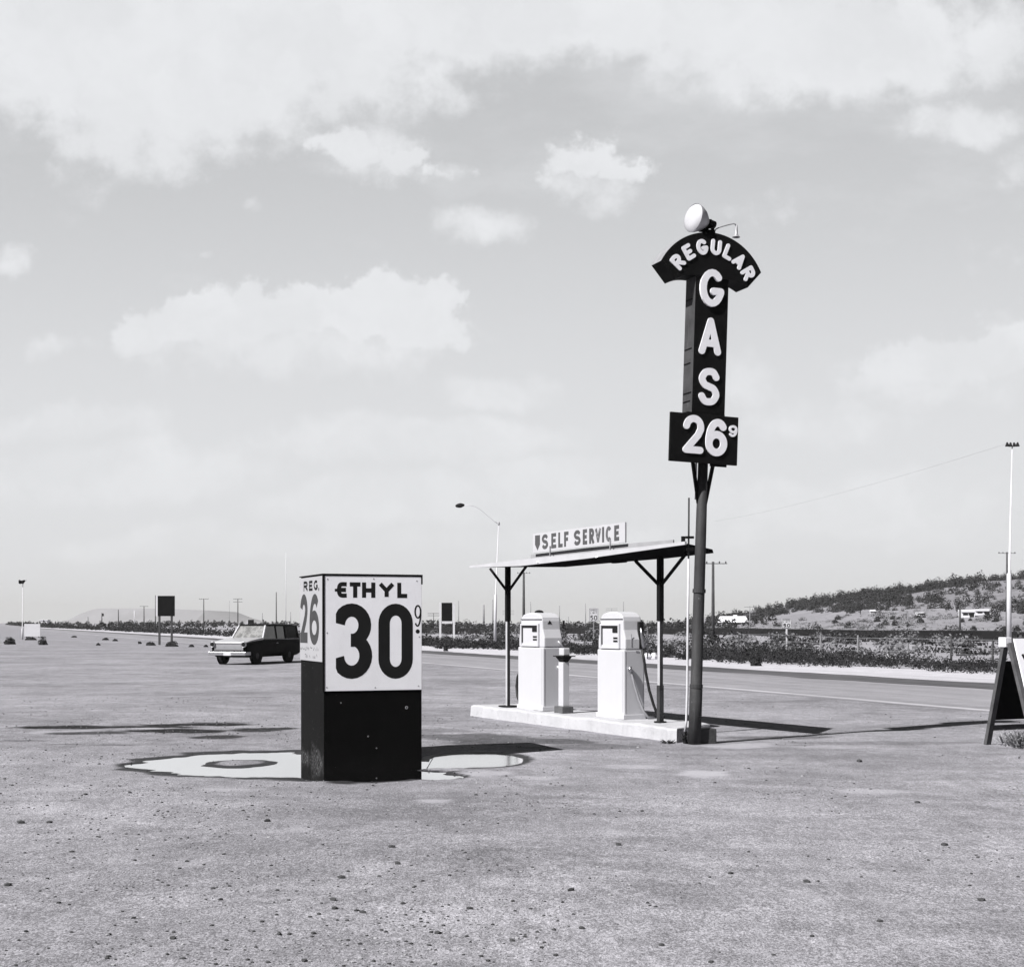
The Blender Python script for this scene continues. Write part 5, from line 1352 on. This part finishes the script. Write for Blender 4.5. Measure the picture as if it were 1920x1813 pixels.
shrub(829, 1203, 12, 12, 'dark bush at the left post of the white framed board', 'bushes along the shoulder', 'leaf', at=point(829, 1209), name='bush', n=200)
for i, (px, py) in enumerate(((1665, 1238), (1668.5, 1244), (1213, 1237), (1226, 1236))):
    p = point(px, py); mb = MB(); mb.lathe([(.001, 0), (.17, .02), (.2, .14), (.12, .27), (.001, .3)], 9)
    mb.v = [(x * (1 + .2 * math.sin(i * 3 + z * 9)), y, z) for x, y, z in mb.v]
    o = mb.build('roadside_rock', 'house', smooth=False, loc=p)
    tag(o, ['white rock high in the roadside weeds below the fence', 'white rock low in the roadside weeds below the fence', 'white rubble lump seen left of the gas sign pole', 'white rubble lump nearest the gas sign pole'][i], 'rock', 'white rocks in the weeds')

# ------------------------------------------------------------------ masses nobody could count
def masses():
    r = random.Random(11)
    # roadside weeds
    mb = MB()
    s = -25.0
    while s < 900:
        step = .16 if s < 60 else (.3 if s < 140 else (1.2 if s < 300 else 5))
        for lane in range(6 if s < 140 else 3):
            m = r.uniform(29.3, 36.5) + .9 * math.sin(s * .35) + .5 * math.sin(s * 1.1)
            if s > 110: m = r.uniform(29.5, 33)
            x = Mv.x * m + U_.x * s; y = Mv.y * m + U_.y * s
            if y < 8: continue
            dist = math.hypot(x, y)
            hgt = r.uniform(.22, .52) * (1.0 + (1.2 if s > 110 else 0) * r.random() + (1.0 if s > 200 else 0))
            if x > -12 and mnoise.noise(Vector((x * .2, y * .2, 4))) > .30: hgt *= .5
            n = 34 if dist < 130 else 16
            leafball(mb, (x, y, hz(x, y) - .03), hgt * 1.1, hgt * 1.15, n, max(.035, dist * .0007), seed=r.randrange(10 ** 6))
        s += step
    o = mb.build('roadside_weeds', 'weed', recalc=False); tag(o, 'dark band of weeds along the far side of the highway', 'weeds', kind='stuff')
    # scrub in the sandy field
    mb = MB(); mp = MB()
    for i in range(1700):
        px = r.uniform(780, 1990); Y = r.uniform(72, 330) if r.random() < .6 else r.uniform(72, 150)
        if i > 800: px = r.uniform(1380, 1990); Y = r.uniform(170, 320)
        x = (px - 960) / F * Y; m = x * Mv.x + Y * Mv.y
        if m < 39: continue
        cl = mnoise.noise(Vector((x * .09, Y * .05, 2)))
        if cl < -.05 and r.random() < .8: continue
        rad = r.uniform(.3, 1.1) * (1 + Y / 300) * (.45 if i > 800 else 1)
        tgt = mb if r.random() < (.6 if i <= 800 else .3) * (1.0 if Y < 150 else .7) else mp
        bush(tgt, (x, Y, hz(x, Y) - .04), rad * r.uniform(.8, 1.4), rad * r.uniform(.5, .95), 120 if i <= 800 else 60, max(.045, rad * .085), seed=i)
    o = mb.build('field_scrub', 'leaf', recalc=False); tag(o, 'dark low scrub scattered over the sandy field', 'scrub', kind='stuff')
    o = mp.build('sagebrush', 'leaf_sage', recalc=False); tag(o, 'grey sagebrush covering the sandy field below the hill', 'scrub', kind='stuff')
    # hill cover
    mb = MB(); c = 0
    for i in range(9000):
        px = r.uniform(1400, 2080); Y = r.uniform(235, 470); x = (px - 960) / F * Y
        z = hz(x, Y)
        py = HZ - (z - EYE) / Y * F
        lim = np.interp(px, [1400, 1480, 1560, 1650, 1760, 1860, 1920, 2000], [1158, 1150, 1147, 1149, 1143, 1140, 1150, 1150])
        if py > lim + 2: continue
        gap = mnoise.noise(Vector((x * .06, Y * .03, 9)))
        if gap > .02 and r.random() < .8: continue
        if px > 1840 and r.random() < .55: continue
        rad = r.uniform(.5, 1.2) + (.6 if r.random() < .2 else 0)
        bush(mb, (x, Y, z - .1), rad * r.uniform(1.0, 1.5), rad * r.uniform(1.5, 2.0), 120, rad * .15, seed=i); c += 1
        if c > 1500: break
    o = mb.build('hill_brush', 'leaf_hill', recalc=False); tag(o, 'dense dark juniper brush covering the hill at right', 'brush', kind='stuff')
    # far tree line
    mb = MB()
    for i in range(420):
        px = r.uniform(770, 1460); Y = r.uniform(300, 480); x = (px - 960) / F * Y
        rad = r.uniform(.7, 1.7)
        bush(mb, (x, Y, hz(x, Y)), rad * 1.3, rad * r.uniform(1.1, 2.0) * Y / 420, 60, rad * .22, seed=i + 50)
    for i in range(260):
        px = r.uniform(-60, 780); Y = r.uniform(480, 900); x = (px - 960) / F * Y
        if (x * Mv.x + Y * Mv.y) < 32: continue
        leafball(mb, (x, Y, hz(x, Y)), 1.6, r.uniform(1.2, 2.6), 30, .45, seed=i + 950)
    o = mb.build('far_treeline', 'leaf', recalc=False); tag(o, 'far dark line of low trees along the horizon', 'trees', kind='stuff')
masses()

# dark embankment across the field
mb = MB(); vs = []; fs = []
pts = [(760, 1187.0), (900, 1187.5), (1050, 1188.0), (1200, 1189.0), (1340, 1191.0), (1480, 1193), (1640, 1196.5), (1760, 1200), (1880, 1204), (2000, 1209), (2200, 1222)]
prev = None
for i, (px, py) in enumerate(pts):
    p = G(px, py); z = hz(p.x, p.y)
    d = Vector((.0, 1, 0))
    for (o_, h_) in ((0, -.05), (.5, .80), (2.2, .90), (3.2, -.05)): vs.append((p.x, p.y + o_, z + h_))
    if i:
        for j in range(3): fs.append((4 * i - 4 + j, 4 * i + j, 4 * i + j + 1, 4 * i - 4 + j + 1))
mb.add(vs, fs); M['bank'] = roadmat('dark_cinder_bank', .012, .3, .5)
o = mb.build('embankment', 'bank'); tag(o, 'low dark cinder embankment crossing the field below the hill', 'embankment', kind='structure')

# distant mesa
mb = MB(); Ym = 4200.0; sc = Ym / F
prof = [(90, 1169), (130, 1166), (150, 1160), (166, 1149), (172, 1145), (182, 1142.5), (230, 1142), (300, 1142.5), (345, 1144), (382, 1146.5), (395, 1153), (410, 1160), (425, 1166), (450, 1169), (520, 1172)]
vs = []; fs = []
for i, (px, py) in enumerate(prof):
    x = (px - 960) * sc; h = max(0, (HZ - py) * sc + 4)
    cx = (280 - 960) * sc
    for (dy, f_) in ((-260, 0), (-120, .45), (-40, .8), (0, 1.0), (500, 1.0), (900, 0)):
        jx = 18 * mnoise.noise(Vector((x * .01, dy * .01, 0)))
        vs.append((x + jx + (x - cx) * (.12 * (1 - f_)), Ym + dy + 40 * mnoise.noise(Vector((x * .006, dy, 4))), -6 + (h + 6) * f_))
    if i:
        for j in range(5): fs.append((6 * i - 6 + j, 6 * i + j, 6 * i + j + 1, 6 * i - 6 + j + 1))
mb.add(vs, fs); M['mesa'] = roadmat('pale_mesa_rock', .25, .15, .02)
o = mb.build('mesa_hill', 'mesa'); tag(o, 'pale flat topped mesa on the left horizon', 'mesa', kind='structure')

# ------------------------------------------------------------------ gravel on the lot
def stone_mesh(name, seed, mt):
    bm = bmesh.new(); bmesh.ops.create_icosphere(bm, subdivisions=1, radius=1.0)
    r = random.Random(seed)
    for v in bm.verts:
        v.co *= r.uniform(.75, 1.2); v.co.z *= .62
    me = bpy.data.meshes.new(name); bm.to_mesh(me); bm.free(); me.materials.append(M[mt]); return me
SM = [stone_mesh('stone', i, 'stone_dark' if i < 4 else 'stone_light') for i in range(6)]
big = [(92, 1541), (243, 1487), (160, 1490), (135, 1598), (40, 1542), (400, 1663), (520, 1665), (625, 1685), (627, 1701), (413, 1685), (735, 1590), (745, 1620), (205, 1753), (325, 1761), (570, 1802), (523, 1751), (588, 1748), (397, 1735),
       (668, 1704), (680, 1707), (755, 1690), (640, 1642), (1042, 1787), (1039, 1740), (1523, 1757), (1513, 1655), (1333, 1802), (1070, 1672), (1090, 1738), (1612, 1428), (1370, 1640), (1159, 1583), (1770, 1582), (1720, 1505),
       (15, 1660), (250, 1720), (350, 1615), (500, 1540), (880, 1700), (960, 1760), (1240, 1770), (1450, 1790), (1650, 1730), (1840, 1690), (820, 1745), (700, 1800), (110, 1690)]
for i, (px, py) in enumerate(big):
    p = G(px, py); p.z = hz(p.x, p.y)
    o = bpy.data.objects.new('stone', SM[i % 4]); COL.objects.link(o)
    sc_ = p.y / F * random.uniform(3.8, 7.2)
    o.location = (p.x, p.y, p.z + sc_ * .25); o.scale = (sc_ * 1.2, sc_, sc_); o.rotation_euler = (0, 0, random.uniform(0, 6.28))
    tag(o, 'small dark loose stone lying on the open gravel lot', 'stone', 'loose stones on the gravel')
mb = MB()
tmpl = []
for me in SM:
    tmpl.append(([tuple(v.co) for v in me.vertices], [tuple(p.vertices) for p in me.polygons]))
r = random.Random(5)
cnt = 0
while cnt < 11000:
    Y = 5.2 + 26 * r.random() ** 2.2; X = r.uniform(-.40, .40) * Y
    cl = mnoise.noise(Vector((X * .55, Y * .45, 7))) + .5 * mnoise.noise(Vector((X * 1.7, Y * 1.2, 2))) - .35 * min(1, max(0, (X + .3) / 1.2)) + (.25 if Y < 10 and X < .3 else 0)
    if r.random() > .45 + cl * 1.1: continue
    if float(puddle(np.array([X]), np.array([Y]))[0]) > -.05: continue
    k_ = r.random(); sc_ = .0028 + .009 * k_ ** 5 + (.005 if Y > 12 else 0) * r.random()
    ti = r.choice((0, 1, 2, 3, 4, 5)); vs, fs = tmpl[ti]
    a = r.uniform(0, 6.28); ca, sa = math.cos(a), math.sin(a)
    z = hz(X, Y) + sc_ * .3
    mb.add([(X + sc_ * (x * ca - y * sa) * 1.15, Y + sc_ * (x * sa + y * ca), z + zz * sc_) for x, y, zz in vs], fs, 0 if ti < 4 else 1)
    cnt += 1
o = mb.build('gravel', ['stone_dark', 'stone_light'], recalc=False); tag(o, 'fine loose gravel strewn across the lot', 'gravel', kind='stuff')

# ------------------------------------------------------------------ thin air over the plain
mb = MB(); mb.box((-9400, -420, -9), (9400, 12300, 160))
hm = bpy.data.materials.new('thin_haze'); hm.use_nodes = True
k = NT(hm.node_tree); k.n.remove(k.n['Principled BSDF'])
pv = k.new('ShaderNodeVolumePrincipled'); pv.inputs['Color'].default_value = (.92, .92, .92, 1); pv.inputs['Density'].default_value = HAZE
pv.inputs['Anisotropy'].default_value = 0.0
k.l.new(pv.outputs[0], k.n['Material Output'].inputs['Volume'])
M['haze'] = hm
tag(mb.build('haze', 'haze'), 'thin pale air that fades the far mesa', 'haze', kind='stuff')
